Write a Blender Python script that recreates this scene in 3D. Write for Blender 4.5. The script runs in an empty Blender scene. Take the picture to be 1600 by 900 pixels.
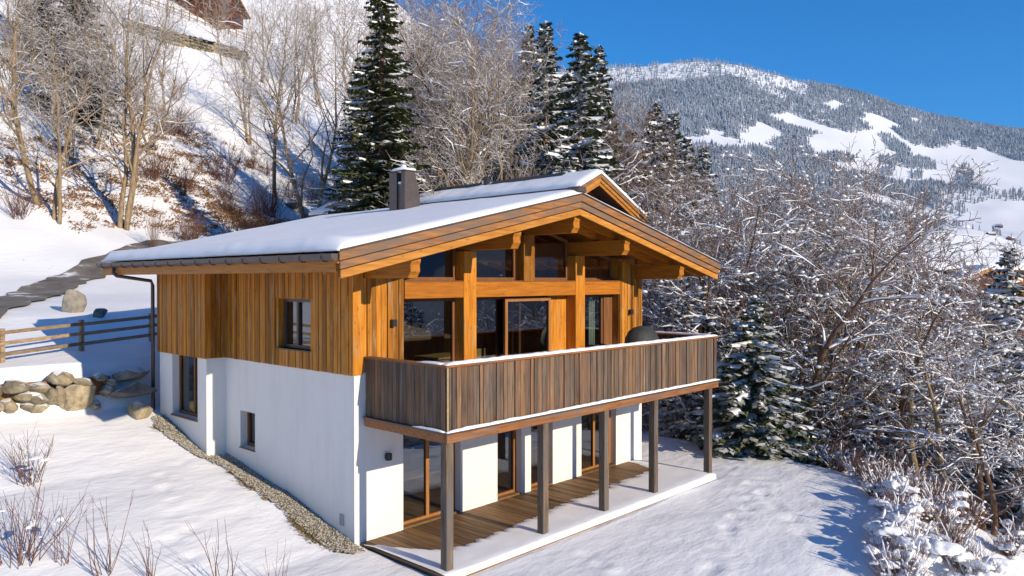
import bpy, math, random
import numpy as np
from mathutils import Vector, Matrix, Quaternion

R = math.radians
scene = bpy.context.scene
COL = scene.collection

# ------------------------------------------------------------------ camera
CAM = Vector((-8.50, -12.037, 5.032))
YAW, PITCH = 0.8198, -0.0099
cam_data = bpy.data.cameras.new('camera')
cam_data.sensor_width = 36.0
cam_data.lens = 1187.5 / 1600 * 36.0
cam_data.clip_start = 0.1
cam_data.clip_end = 20000
cam = bpy.data.objects.new('camera', cam_data)
COL.objects.link(cam)
cam.location = CAM
cam.rotation_euler = (math.pi / 2 + PITCH, 0, -YAW)
scene.camera = cam

# ------------------------------------------------------------------ sky and sun
SUN_EL, SUN_AZ = 20.5, 177.0            # degrees; azimuth clockwise from +y (sun stands over -y, a little +x)
world = bpy.data.worlds.new('World')
scene.world = world
world.use_nodes = True
wn, wl = world.node_tree.nodes, world.node_tree.links
bg = wn['Background']
sky = wn.new('ShaderNodeTexSky')
sky.sky_type = 'NISHITA'
sky.sun_disc = False
sky.sun_elevation = R(SUN_EL)
sky.sun_rotation = R(SUN_AZ)
sky.altitude = 1800
sky.air_density = 1.0
sky.dust_density = 0.0
sky.ozone_density = 6.0
hs = wn.new('ShaderNodeHueSaturation')
hs.inputs['Saturation'].default_value = 2.0
hs.inputs['Value'].default_value = 0.9
wl.new(sky.outputs[0], hs.inputs['Color'])
wl.new(hs.outputs[0], bg.inputs['Color'])
bg.inputs['Strength'].default_value = 0.14

sun_data = bpy.data.lights.new('sun', 'SUN')
sun_data.energy = 4.5
sun_data.angle = R(0.5)
sun_data.color = (1.0, 0.86, 0.66)
sun = bpy.data.objects.new('sun', sun_data)
COL.objects.link(sun)
_sd = Vector((math.sin(R(SUN_AZ)) * math.cos(R(SUN_EL)), math.cos(R(SUN_AZ)) * math.cos(R(SUN_EL)), math.sin(R(SUN_EL))))
sun.rotation_euler = _sd.to_track_quat('Z', 'Y').to_euler()

scene.view_settings.view_transform = 'Standard'
scene.view_settings.look = 'None'
scene.view_settings.exposure = 0.58
scene.view_settings.gamma = 1.0
scene.cycles.max_bounces = 8
scene.cycles.diffuse_bounces = 5
scene.cycles.transparent_max_bounces = 12
scene.cycles.caustics_reflective = False
scene.cycles.caustics_refractive = False
scene.cycles.use_denoising = True

# ------------------------------------------------------------------ helpers
FW = Vector((math.sin(YAW), math.cos(YAW), 0))
RT = Vector((math.cos(YAW), -math.sin(YAW), 0))


def spot(u, d):
    """ground x, y at a bearing (u: position across a 1600 wide frame) and a distance in metres"""
    p = CAM + FW * d + RT * ((u - 800) / 1187.5 * d)
    return p.x, p.y


def height_of(v, d):
    return CAM.z + d * ((450 - v) / 1187.5 + PITCH)


def tag(o, label=None, cat=None, group=None, kind=None):
    if label: o['label'] = label
    if cat: o['category'] = cat
    if group: o['group'] = group
    if kind: o['kind'] = kind
    return o


def link(name, data, parent=None):
    o = bpy.data.objects.new(name, data)
    COL.objects.link(o)
    if parent is not None:
        o.parent = parent
    return o


def empty(name, loc=(0, 0, 0), rz=0.0):
    o = link(name, None)
    o.empty_display_size = 0.3
    o.location = loc
    o.rotation_euler = (0, 0, rz)
    return o


def copy_tree(o, parent=None):
    c = o.copy()
    COL.objects.link(c)
    c.parent = parent
    for ch in list(o.children):
        copy_tree(ch, c)
    return c


ORD = ('first', 'second', 'third', 'fourth', 'fifth', 'sixth', 'seventh', 'eighth', 'ninth', 'tenth', 'eleventh', 'twelfth', 'thirteenth', 'fourteenth')


def bearing(x, y):
    q = Vector((x, y, 0)) - Vector((CAM.x, CAM.y, 0))
    return q.dot(RT) / q.dot(FW)


class MB:
    """collects shapes; build() links them as one mesh object"""
    def __init__(self):
        self.v, self.f = [], []

    def add(self, vs, fs):
        b = len(self.v)
        self.v.extend(vs)
        self.f.extend([tuple(i + b for i in f) for f in fs])

    def box(self, x0, x1, y0, y1, z0, z1):
        self.add([(x0, y0, z0), (x1, y0, z0), (x1, y1, z0), (x0, y1, z0), (x0, y0, z1), (x1, y0, z1), (x1, y1, z1), (x0, y1, z1)],
                 [(0, 3, 2, 1), (4, 5, 6, 7), (0, 1, 5, 4), (1, 2, 6, 5), (2, 3, 7, 6), (3, 0, 4, 7)])
        return self

    def prism(self, poly, axis, a, b):
        """poly: list of 2d points (counter order free) extruded along axis from a to b"""
        n = len(poly)
        def p3(q, t):
            if axis == 'y': return (q[0], t, q[1])
            if axis == 'x': return (t, q[0], q[1])
            return (q[0], q[1], t)
        vs = [p3(q, a) for q in poly] + [p3(q, b) for q in poly]
        fs = [tuple(range(n)), tuple(range(2 * n - 1, n - 1, -1))]
        for i in range(n):
            j = (i + 1) % n
            fs.append((i, i + n, j + n, j))
        self.add(vs, fs)
        return self

    def tube(self, pts, rad, n=6, cap=True):
        tube(self.v, self.f, pts, rad, n, cap)
        return self

    def blob(self, c, r, seed=0, rough=0.2, sub=1):
        vs, fs = ICO[sub]
        rnd = random.Random(seed)
        off = [rnd.uniform(1 - rough, 1 + rough) for _ in vs]
        self.add([(c[0] + v[0] * r[0] * o, c[1] + v[1] * r[1] * o, c[2] + v[2] * r[2] * o) for v, o in zip(vs, off)], fs)
        return self

    def mesh(self, name, mat=None, smooth=False, fix=True):
        me = bpy.data.meshes.new(name)
        me.from_pydata(self.v, [], self.f)
        if mat is not None:
            me.materials.append(mat)
        if smooth:
            me.polygons.foreach_set('use_smooth', [True] * len(me.polygons))
        if fix:
            import bmesh
            bm = bmesh.new(); bm.from_mesh(me)
            bmesh.ops.recalc_face_normals(bm, faces=bm.faces)
            bm.to_mesh(me); bm.free()
        me.update()
        return me

    def build(self, name, mat, parent=None, smooth=False, bevel=0.0, fix=True):
        o = link(name, self.mesh(name, mat, smooth, fix), parent)
        if bevel:
            m = o.modifiers.new('bevel', 'BEVEL')
            m.width = bevel; m.segments = 1; m.limit_method = 'ANGLE'
        return o


def tube(V, F, pts, rad, n=6, cap=True):
    base = len(V)
    m = len(pts)
    prev = None
    for i in range(m):
        p = Vector(pts[i])
        t = (Vector(pts[min(i + 1, m - 1)]) - Vector(pts[max(i - 1, 0)]))
        if t.length < 1e-9: t = Vector((0, 0, 1))
        t.normalize()
        ref = Vector((0, 0, 1)) if abs(t.z) < 0.9 else Vector((1, 0, 0))
        if prev is None:
            a = t.cross(ref).normalized()
        else:
            a = (prev - t * prev.dot(t))
            a = a.normalized() if a.length > 1e-6 else t.cross(ref).normalized()
        prev = a
        b = t.cross(a)
        r = rad[i]
        for k in range(n):
            an = 2 * math.pi * k / n
            q = p + a * (math.cos(an) * r) + b * (math.sin(an) * r)
            V.append((q.x, q.y, q.z))
    for i in range(m - 1):
        for k in range(n):
            k2 = (k + 1) % n
            F.append((base + i * n + k, base + i * n + k2, base + (i + 1) * n + k2, base + (i + 1) * n + k))
    if cap:
        F.append(tuple(base + k for k in range(n - 1, -1, -1)))
        F.append(tuple(base + (m - 1) * n + k for k in range(n)))


def _ico(sub):
    import bmesh
    bm = bmesh.new()
    bmesh.ops.create_icosphere(bm, subdivisions=sub, radius=1.0)
    vs = [tuple(v.co) for v in bm.verts]
    fs = [tuple(v.index for v in f.verts) for f in bm.faces]
    bm.free()
    return vs, fs


ICO = {1: _ico(1), 2: _ico(2), 3: _ico(3)}


def hash2(ix, iy, seed):
    h = (ix.astype(np.int64) * 374761393 + iy.astype(np.int64) * 668265263 + seed * 974634777) & 0x7fffffff
    h = ((h ^ (h >> 13)) * 1274126177) & 0x7fffffff
    return ((h ^ (h >> 16)) & 0xffff) / 65535.0


def vnoise(x, y, seed=0):
    x = np.asarray(x, float); y = np.asarray(y, float)
    ix, iy = np.floor(x), np.floor(y)
    fx, fy = x - ix, y - iy
    fx = fx * fx * (3 - 2 * fx); fy = fy * fy * (3 - 2 * fy)
    a = hash2(ix, iy, seed); b = hash2(ix + 1, iy, seed); c = hash2(ix, iy + 1, seed); d = hash2(ix + 1, iy + 1, seed)
    return (a * (1 - fx) + b * fx) * (1 - fy) + (c * (1 - fx) + d * fx) * fy - 0.5


def fbm(x, y, seed=0, octs=4):
    s, a = 0, 1.0
    for o in range(octs):
        s = s + a * vnoise(x * 2 ** o, y * 2 ** o, seed + o)
        a *= 0.5
    return s


def sstep(a, b, x):
    t = np.clip((x - a) / (b - a), 0, 1)
    return t * t * (3 - 2 * t)


# ------------------------------------------------------------------ materials
def new_mat(name):
    m = bpy.data.materials.new(name)
    m.use_nodes = True
    nt = m.node_tree
    b = nt.nodes['Principled BSDF']
    return m, nt.nodes, nt.links, b


def rgb(c):
    return (c[0], c[1], c[2], 1.0)


def ramp(n, stops):
    r = n.new('ShaderNodeValToRGB')
    while len(r.color_ramp.elements) < len(stops):
        r.color_ramp.elements.new(0.5)
    for e, (p, c) in zip(r.color_ramp.elements, stops):
        e.position = p
        e.color = rgb(c) if len(c) == 3 else c
    return r


def noise(n, l, scale, detail=4, vec=None, rough=0.55):
    t = n.new('ShaderNodeTexNoise')
    t.inputs['Scale'].default_value = scale
    t.inputs['Detail'].default_value = detail
    t.inputs['Roughness'].default_value = rough
    if vec is not None:
        l.new(vec, t.inputs['Vector'])
    return t


def mixc(n, l, fac, a, b, mode='MIX'):
    m = n.new('ShaderNodeMix')
    m.data_type = 'RGBA'
    m.blend_type = mode
    for sock, val in ((m.inputs[0], fac), (m.inputs[6], a), (m.inputs[7], b)):
        if hasattr(val, 'is_linked') or hasattr(val, 'links'):
            l.new(val, sock)
        elif isinstance(val, (int, float)):
            sock.default_value = val
        else:
            sock.default_value = rgb(val)
    return m.outputs[2]


def math_n(n, l, op, a, b=None, c=None):
    m = n.new('ShaderNodeMath')
    m.operation = op
    for i, v in enumerate((a, b, c)):
        if v is None: continue
        if isinstance(v, (int, float)): m.inputs[i].default_value = v
        else: l.new(v, m.inputs[i])
    return m.outputs[0]


def world_vec(n, l, scale=(1, 1, 1), randomise=True):
    g = n.new('ShaderNodeNewGeometry')
    mp = n.new('ShaderNodeMapping')
    mp.inputs['Scale'].default_value = scale
    l.new(g.outputs['Position'], mp.inputs['Vector'])
    out = mp.outputs[0]
    oi = n.new('ShaderNodeObjectInfo')
    if randomise:
        add = n.new('ShaderNodeVectorMath')
        add.operation = 'MULTIPLY_ADD'
        cmb = n.new('ShaderNodeCombineXYZ')
        for i in range(3):
            l.new(oi.outputs['Random'], cmb.inputs[i])
        l.new(cmb.outputs[0], add.inputs[0])
        add.inputs[1].default_value = (37.0, 53.0, 11.0)
        l.new(out, add.inputs[2])
        out = add.outputs[0]
    return out, oi.outputs['Random'], g


def bump(n, l, b, h, strength, dist=0.02):
    bp = n.new('ShaderNodeBump')
    bp.inputs['Strength'].default_value = strength
    bp.inputs['Distance'].default_value = dist
    l.new(h, bp.inputs['Height'])
    l.new(bp.outputs[0], b.inputs['Normal'])


def wood(name, dark, mid, light, axis='z', rough=0.6, var=0.35, knots=True, grey=None, grey_amt=0.0):
    m, n, l, b = new_mat(name)
    sc = {'z': (9, 9, 0.7), 'x': (0.7, 9, 9), 'y': (9, 0.7, 9)}[axis]
    vec, rnd, g = world_vec(n, l, sc)
    t = noise(n, l, 2.2, 6, vec, 0.6)
    r = ramp(n, [(0.25, dark), (0.5, mid), (0.75, light)])
    l.new(t.outputs[0], r.inputs[0])
    col = r.outputs[0]
    vr = ramp(n, [(0, (1 - var,) * 3), (0.5, (1, 1, 1)), (1, (1 + var * 0.35, 1 + var * 0.3, 1 + var * 0.25))])
    l.new(rnd, vr.inputs[0])
    col = mixc(n, l, 1.0, col, vr.outputs[0], 'MULTIPLY')
    if knots:
        ksc = {'z': (11, 11, 3.2), 'x': (3.2, 11, 11), 'y': (11, 3.2, 11)}[axis]
        kv, _, _ = world_vec(n, l, ksc)
        vo = n.new('ShaderNodeTexVoronoi')
        vo.inputs['Scale'].default_value = 1.0
        l.new(kv, vo.inputs['Vector'])
        kr = ramp(n, [(0.10, (1, 1, 1)), (0.17, (0, 0, 0))])
        l.new(vo.outputs['Distance'], kr.inputs[0])
        sepk = math_n(n, l, 'MULTIPLY', kr.outputs[0], 0.6)
        col = mixc(n, l, sepk, col, tuple(c * 0.45 for c in dark))
    if grey:
        gv, _, _ = world_vec(n, l, {'z': (7, 7, 0.9), 'x': (0.9, 5, 5), 'y': (5, 0.9, 5)}[axis])
        gt = noise(n, l, 1.3, 5, gv, 0.6)
        gr = ramp(n, [(0.5 - grey_amt * 0.35, (0, 0, 0)), (0.72 - grey_amt * 0.3, (1, 1, 1))])
        l.new(gt.outputs[0], gr.inputs[0])
        col = mixc(n, l, gr.outputs[0], col, grey)
    l.new(col, b.inputs['Base Color'])
    b.inputs['Roughness'].default_value = rough
    b.inputs['Specular IOR Level'].default_value = 0.25
    bump(n, l, b, t.outputs[0], 0.35, 0.01)
    return m


def plain(name, c, rough=0.6, metal=0.0, nscale=0, namt=0.15, bstr=0.0):
    m, n, l, b = new_mat(name)
    b.inputs['Base Color'].default_value = rgb(c)
    b.inputs['Roughness'].default_value = rough
    b.inputs['Metallic'].default_value = metal
    if nscale:
        vec, rnd, g = world_vec(n, l)
        t = noise(n, l, nscale, 5, vec)
        r = ramp(n, [(0.3, tuple(x * (1 - namt) for x in c)), (0.7, tuple(min(1, x * (1 + namt)) for x in c))])
        l.new(t.outputs[0], r.inputs[0])
        l.new(r.outputs[0], b.inputs['Base Color'])
        if bstr:
            bump(n, l, b, t.outputs[0], bstr, 0.01)
    return m


def snow_over(m, n, l, b, col, lo, hi, nscale=3.0, snow=(0.80, 0.82, 0.86), amp=0.5):
    """snow lying on whatever faces up"""
    g = n.new('ShaderNodeNewGeometry')
    sp = n.new('ShaderNodeSeparateXYZ')
    l.new(g.outputs['Normal'], sp.inputs[0])
    t = noise(n, l, nscale, 3, g.outputs['Position'])
    k = math_n(n, l, 'MULTIPLY_ADD', t.outputs[0], amp, sp.outputs[2])
    mr = n.new('ShaderNodeMapRange')
    mr.interpolation_type = 'SMOOTHSTEP'
    mr.inputs['From Min'].default_value = lo + amp * 0.5
    mr.inputs['From Max'].default_value = hi + amp * 0.5
    l.new(k, mr.inputs['Value'])
    out = mixc(n, l, mr.outputs[0], col, snow)
    l.new(out, b.inputs['Base Color'])
    return out


def bark(name, dark, light, snow_lo=None, snow_hi=None, nscale=6.0):
    m, n, l, b = new_mat(name)
    vec, rnd, g = world_vec(n, l, (6, 6, 1.5))
    t = noise(n, l, 1.6, 5, vec)
    r = ramp(n, [(0.3, dark), (0.7, light)])
    l.new(t.outputs[0], r.inputs[0])
    b.inputs['Roughness'].default_value = 0.85
    b.inputs['Specular IOR Level'].default_value = 0.1
    if snow_lo is None:
        l.new(r.outputs[0], b.inputs['Base Color'])
    else:
        snow_over(m, n, l, b, r.outputs[0], snow_lo, snow_hi, nscale)
    return m


def snow_mat(name, bumps=((18, 0.25), (70, 0.15))):
    m, n, l, b = new_mat(name)
    g = n.new('ShaderNodeNewGeometry')
    t = noise(n, l, 0.6, 4, g.outputs['Position'])
    r = ramp(n, [(0.3, (0.80, 0.81, 0.84)), (0.7, (0.87, 0.875, 0.89))])
    l.new(t.outputs[0], r.inputs[0])
    l.new(r.outputs[0], b.inputs['Base Color'])
    b.inputs['Roughness'].default_value = 0.55
    b.inputs['Specular IOR Level'].default_value = 0.25
    h = None
    for sc, st in bumps:
        q = noise(n, l, sc, 3, g.outputs['Position'])
        v = math_n(n, l, 'MULTIPLY', q.outputs[0], st)
        h = v if h is None else math_n(n, l, 'ADD', h, v)
    bump(n, l, b, h, 0.6, 0.03)
    return m


M = {}
M['snow'] = snow_mat('snow')
def plaster_mat():
    m, n, l, b = new_mat('white_plaster')
    g = n.new('ShaderNodeNewGeometry')
    t = noise(n, l, 1.3, 6, g.outputs['Position'], 0.65)
    mp = n.new('ShaderNodeMapping'); mp.inputs['Scale'].default_value = (5, 5, .5); l.new(g.outputs['Position'], mp.inputs['Vector'])
    t2 = noise(n, l, 1.2, 5, mp.outputs[0], 0.6)
    k = math_n(n, l, 'MULTIPLY', t.outputs[0], t2.outputs[0])
    r = ramp(n, [(0.12, (0.74, 0.705, 0.65)), (0.26, (0.785, 0.75, 0.695)), (0.4, (0.80, 0.765, 0.71))]); l.new(k, r.inputs[0])
    l.new(r.outputs[0], b.inputs['Base Color'])
    b.inputs['Roughness'].default_value = 0.9
    b.inputs['Specular IOR Level'].default_value = 0.15
    q = noise(n, l, 45, 5, g.outputs['Position'], 0.7)
    bump(n, l, b, q.outputs[0], 0.22, 0.012)
    return m


M['plaster'] = plaster_mat()
M['larch_v'] = wood('larch_upright', (0.25, 0.085, 0.007), (0.44, 0.165, 0.012), (0.57, 0.255, 0.03), 'z', 0.6, 0.55, grey=(0.36, 0.25, 0.13), grey_amt=-0.1)
M['larch_x'] = wood('larch_across', (0.28, 0.088, 0.007), (0.42, 0.142, 0.011), (0.52, 0.205, 0.022), 'x', 0.5, 0.2)
M['larch_y'] = wood('larch_lengthwise', (0.25, 0.085, 0.009), (0.38, 0.14, 0.013), (0.48, 0.19, 0.022), 'y', 0.5, 0.2)
M['barge'] = wood('weathered_larch', (0.14, 0.058, 0.02), (0.30, 0.125, 0.036), (0.44, 0.22, 0.075), 'x', 0.7, 0.2, True, (0.16, 0.11, 0.08), 0.35)
M['barge_light'] = wood('larch_trim', (0.30, 0.12, 0.018), (0.46, 0.19, 0.03), (0.58, 0.28, 0.06), 'x', 0.6, 0.15)
def old_board_mat():
    m, n, l, b = new_mat('weathered_board')
    vec, rnd_, g = world_vec(n, l, (10, 10, 0.8))
    t = noise(n, l, 1.6, 6, vec, 0.65)
    r = ramp(n, [(0.26, (0.03, 0.024, 0.02)), (0.42, (0.105, 0.08, 0.062)), (0.62, (0.165, 0.128, 0.10)), (0.82, (0.32, 0.25, 0.19))])
    l.new(t.outputs[0], r.inputs[0])
    tint = ramp(n, [(0.0, (0.5, 0.48, 0.47)), (0.2, (0.95, 0.97, 1.0)), (0.4, (1.2, 0.92, 0.72)), (0.55, (0.65, 0.63, 0.62)), (0.75, (1.1, 1.05, 1.0)), (0.92, (1.6, 1.2, 0.8)), (1.0, (1.4, 1.36, 1.3))])
    l.new(rnd_, tint.inputs[0])
    col = mixc(n, l, 1.0, r.outputs[0], tint.outputs[0], 'MULTIPLY')
    v2, _, _ = world_vec(n, l, (1.0, 1.0, 1.3), False)
    t2 = noise(n, l, 0.9, 4, v2)
    w2 = ramp(n, [(0.42, (0, 0, 0)), (0.62, (1, 1, 1))]); l.new(t2.outputs[0], w2.inputs[0])
    t3 = noise(n, l, 2.4, 5, vec)
    w3 = ramp(n, [(0.45, (0, 0, 0)), (0.6, (1, 1, 1))]); l.new(t3.outputs[0], w3.inputs[0])
    f = math_n(n, l, 'MULTIPLY', w2.outputs[0], w3.outputs[0])
    f = math_n(n, l, 'MULTIPLY', f, 0.42)
    col = mixc(n, l, f, col, (0.24, 0.10, 0.035))
    l.new(col, b.inputs['Base Color'])
    b.inputs['Roughness'].default_value = 0.75
    b.inputs['Specular IOR Level'].default_value = 0.2
    bump(n, l, b, t.outputs[0], 0.5, 0.01)
    return m


M['old_board'] = old_board_mat()
M['old_beam'] = wood('weathered_beam', (0.14, 0.055, 0.02), (0.32, 0.12, 0.035), (0.42, 0.20, 0.08), 'x', 0.7, 0.25, True, (0.15, 0.12, 0.10), 0.05)
M['old_post'] = wood('weathered_post', (0.06, 0.042, 0.03), (0.15, 0.105, 0.07), (0.27, 0.19, 0.125), 'z', 0.75, 0.3, True, (0.12, 0.108, 0.098), 0.25)
M['deck'] = wood('deck_board', (0.10, 0.055, 0.025), (0.185, 0.105, 0.045), (0.27, 0.165, 0.08), 'y', 0.6, 0.4)
M['fence'] = wood('fence_wood', (0.16, 0.11, 0.07), (0.30, 0.21, 0.13), (0.40, 0.30, 0.20), 'x', 0.8, 0.3)
M['frame'] = wood('window_frame_wood', (0.13, 0.055, 0.02), (0.19, 0.08, 0.03), (0.25, 0.11, 0.04), 'z', 0.5, 0.1, False)
M['frame_light'] = wood('door_frame_wood', (0.24, 0.10, 0.03), (0.33, 0.14, 0.04), (0.42, 0.19, 0.06), 'z', 0.5, 0.1, False)
M['dark_wood'] = wood('dark_stained_wood', (0.05, 0.018, 0.008), (0.10, 0.036, 0.014), (0.16, 0.06, 0.025), 'x', 0.7, 0.25)
M['metal'] = plain('brown_sheet_metal', (0.085, 0.066, 0.062), 0.45, 0.3, 8, 0.15)
M['black'] = plain('black_metal', (0.02, 0.02, 0.022), 0.4)
M['grille'] = plain('grey_grille', (0.38, 0.38, 0.37), 0.6, 0, 40, 0.2)
M['cover'] = plain('dark_fabric_cover', (0.035, 0.037, 0.034), 0.7, 0, 5, 0.35, 0.4)
M['inside'] = plain('interior_timber', (0.16, 0.10, 0.06), 0.7, 0, 3, 0.2)
M['inside_floor'] = plain('interior_oak_floor', (0.30, 0.19, 0.09), 0.4, 0, 3, 0.2)
M['inside_wall'] = plain('interior_plaster', (0.45, 0.43, 0.40), 0.8)
M['oak'] = wood('light_oak', (0.38, 0.25, 0.10), (0.5, 0.34, 0.15), (0.58, 0.42, 0.2), 'x', 0.5, 0.1, False)
M['curtain'] = plain('pale_green_curtain', (0.42, 0.50, 0.47), 0.9, 0, 4, 0.1)
M['white_thing'] = plain('white_ceramic', (0.75, 0.70, 0.60), 0.4)
M['bark_pale'] = bark('pale_bark', (0.17, 0.115, 0.065), (0.36, 0.27, 0.17), 0.45, 0.75, 5.0)
M['bark_brown'] = bark('brown_bark', (0.09, 0.052, 0.032), (0.20, 0.125, 0.08), 0.35, 0.65, 5.0)
M['twig_pale'] = bark('pale_twigs', (0.20, 0.15, 0.11), (0.36, 0.285, 0.22), 0.1, 0.5, 3.0)
M['twig_brown'] = bark('brown_twigs', (0.10, 0.06, 0.042), (0.22, 0.145, 0.105), 0.30, 0.7, 3.0)
M['twig_red'] = bark('red_brown_twigs', (0.165, 0.105, 0.08), (0.31, 0.22, 0.175), 0.45, 0.85, 3.0)
M['shoot'] = bark('red_brown_shoots', (0.11, 0.05, 0.036), (0.22, 0.12, 0.08), 0.8, 1.1, 3.0)


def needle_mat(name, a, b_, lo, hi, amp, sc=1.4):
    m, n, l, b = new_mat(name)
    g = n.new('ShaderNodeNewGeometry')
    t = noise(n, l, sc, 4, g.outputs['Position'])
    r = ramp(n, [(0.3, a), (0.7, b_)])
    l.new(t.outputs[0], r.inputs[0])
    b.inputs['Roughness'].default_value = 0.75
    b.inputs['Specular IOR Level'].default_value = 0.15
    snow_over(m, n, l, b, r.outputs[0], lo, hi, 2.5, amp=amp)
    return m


M['needle'] = needle_mat('spruce_needles', (0.028, 0.042, 0.011), (0.11, 0.115, 0.032), 0.88, 1.1, 0.5)
M['needle_snowy'] = needle_mat('snowy_spruce_needles', (0.018, 0.03, 0.012), (0.075, 0.085, 0.03), 0.6, 0.95, 0.6)
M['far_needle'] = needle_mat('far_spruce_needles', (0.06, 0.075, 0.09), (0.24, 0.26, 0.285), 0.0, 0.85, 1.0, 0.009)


def stone_mat(name, a, b_, c):
    m, n, l, b = new_mat(name)
    vec, rnd, g = world_vec(n, l)
    t = noise(n, l, 4, 7, vec, 0.65)
    r = ramp(n, [(0.25, a), (0.5, b_), (0.75, c)])
    l.new(t.outputs[0], r.inputs[0])
    b.inputs['Roughness'].default_value = 0.9
    col = r.outputs[0]
    vr = ramp(n, [(0, (0.65, 0.65, 0.65)), (1, (1.15, 1.12, 1.05))])
    l.new(rnd, vr.inputs[0])
    col = mixc(n, l, 1.0, col, vr.outputs[0], 'MULTIPLY')
    snow_over(m, n, l, b, col, 0.75, 0.95, 2.0)
    bump(n, l, b, t.outputs[0], 0.7, 0.06)
    return m


M['stone'] = stone_mat('tan_stone', (0.10, 0.08, 0.052), (0.30, 0.25, 0.17), (0.50, 0.44, 0.33))
M['stone_grey'] = stone_mat('grey_stone', (0.11, 0.10, 0.085), (0.23, 0.21, 0.18), (0.36, 0.33, 0.28))
M['litter'] = plain('dead_leaves', (0.235, 0.115, 0.042), 0.9, 0, 9, 0.55, 0.5)
M['gravel'] = plain('gravel_bed', (0.19, 0.165, 0.125), 0.95, 0, 60, 0.5, 0.6)
M['moss'] = plain('dead_grass', (0.25, 0.17, 0.055), 0.95, 0, 14, 0.5, 0.5)

_m, n, l, b = new_mat('pebble')
oi = n.new('ShaderNodeNewGeometry')
r = ramp(n, [(0, (0.14, 0.125, 0.10)), (0.5, (0.36, 0.32, 0.25)), (1, (0.52, 0.48, 0.40))])
l.new(oi.outputs['Random Per Island'], r.inputs[0])
l.new(r.outputs[0], b.inputs['Base Color'])
b.inputs['Roughness'].default_value = 0.9
M['pebble'] = _m

_m, n, l, b = new_mat('asphalt')
g = n.new('ShaderNodeNewGeometry')
t = noise(n, l, 0.7, 6, g.outputs['Position'], 0.65)
r = ramp(n, [(0.40, (0.10, 0.088, 0.075)), (0.58, (0.19, 0.17, 0.15)), (0.66, (0.75, 0.76, 0.78))])
l.new(t.outputs[0], r.inputs[0]); l.new(r.outputs[0], b.inputs['Base Color'])
b.inputs['Roughness'].default_value = 0.8
M['asphalt'] = _m

_m, n, l, b = new_mat('window_glass')
n.remove(b)
out = n['Material Output']
tr = n.new('ShaderNodeBsdfTransparent'); tr.inputs[0].default_value = (0.62, 0.66, 0.66, 1)
gl = n.new('ShaderNodeBsdfGlossy'); gl.inputs['Roughness'].default_value = 0.0
gl.inputs['Color'].default_value = (0.9, 0.95, 1.0, 1)
fr = n.new('ShaderNodeFresnel'); fr.inputs['IOR'].default_value = 2.7
mx = n.new('ShaderNodeMixShader')
l.new(fr.outputs[0], mx.inputs[0]); l.new(tr.outputs[0], mx.inputs[1]); l.new(gl.outputs[0], mx.inputs[2])
l.new(mx.outputs[0], out.inputs['Surface'])
M['glass'] = _m

# ground: snow with bare leaf-brown patches on the steep hill
_m, n, l, b = new_mat('ground_snow')
g = n.new('ShaderNodeNewGeometry')
sp = n.new('ShaderNodeSeparateXYZ'); l.new(g.outputs['Position'], sp.inputs[0])
t0 = noise(n, l, 0.35, 4, g.outputs['Position'])
t1 = noise(n, l, 1.1, 7, g.outputs['Position'], 0.68)
hill = n.new('ShaderNodeMapRange'); hill.inputs['From Min'].default_value = 23; hill.inputs['From Max'].default_value = 30
l.new(sp.outputs[1], hill.inputs['Value'])
k = math_n(n, l, 'MULTIPLY_ADD', t0.outputs[0], 0.45, t1.outputs[0])
br = ramp(n, [(0.93, (0, 0, 0)), (0.97, (1, 1, 1))]); l.new(k, br.inputs[0])
fac = math_n(n, l, 'MULTIPLY', br.outputs[0], hill.outputs[0])
sn = ramp(n, [(0.3, (0.80, 0.81, 0.84)), (0.7, (0.87, 0.875, 0.89))]); l.new(t0.outputs[0], sn.inputs[0])
bn = ramp(n, [(0.4, (0.11, 0.06, 0.03)), (0.6, (0.26, 0.16, 0.08))]); l.new(t1.outputs[0], bn.inputs[0])
l.new(mixc(n, l, fac, sn.outputs[0], bn.outputs[0]), b.inputs['Base Color'])
b.inputs['Roughness'].default_value = 0.55
b.inputs['Specular IOR Level'].default_value = 0.25
mp = n.new('ShaderNodeMapping'); mp.inputs['Scale'].default_value = (1, 2.2, 1); l.new(g.outputs['Position'], mp.inputs['Vector'])
q1 = noise(n, l, 2.4, 4, mp.outputs[0]); q2 = noise(n, l, 22, 3, g.outputs['Position'])
h = math_n(n, l, 'MULTIPLY_ADD', q2.outputs[0], 0.12, q1.outputs[0])
bump(n, l, b, h, 0.4, 0.07)
M['ground'] = _m

# ------------------------------------------------------------------ terrain
PY = np.array([-400, -60, -20, -7, -3, 0, 2.4, 5.17, 7.0, 8.25, 8.6, 9.0, 10.4, 14.4, 17, 20.9, 25, 28, 34, 80, 130, 200, 400, 2000.0])
PZ = np.array([-2, -1.2, -0.7, -0.3, -0.14, -0.02, 0.50, 0.92, 1.45, 1.80, 2.35, 2.95, 3.12, 3.95, 4.22, 4.50, 5.2, 6.4, 9.6, 38, 73, 120, 170, 60.0])


def softplus(x, k=1.0):
    return np.where(x > 20 * k, x, k * np.log1p(np.exp(np.clip(x / k, -40, 40))))


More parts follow.
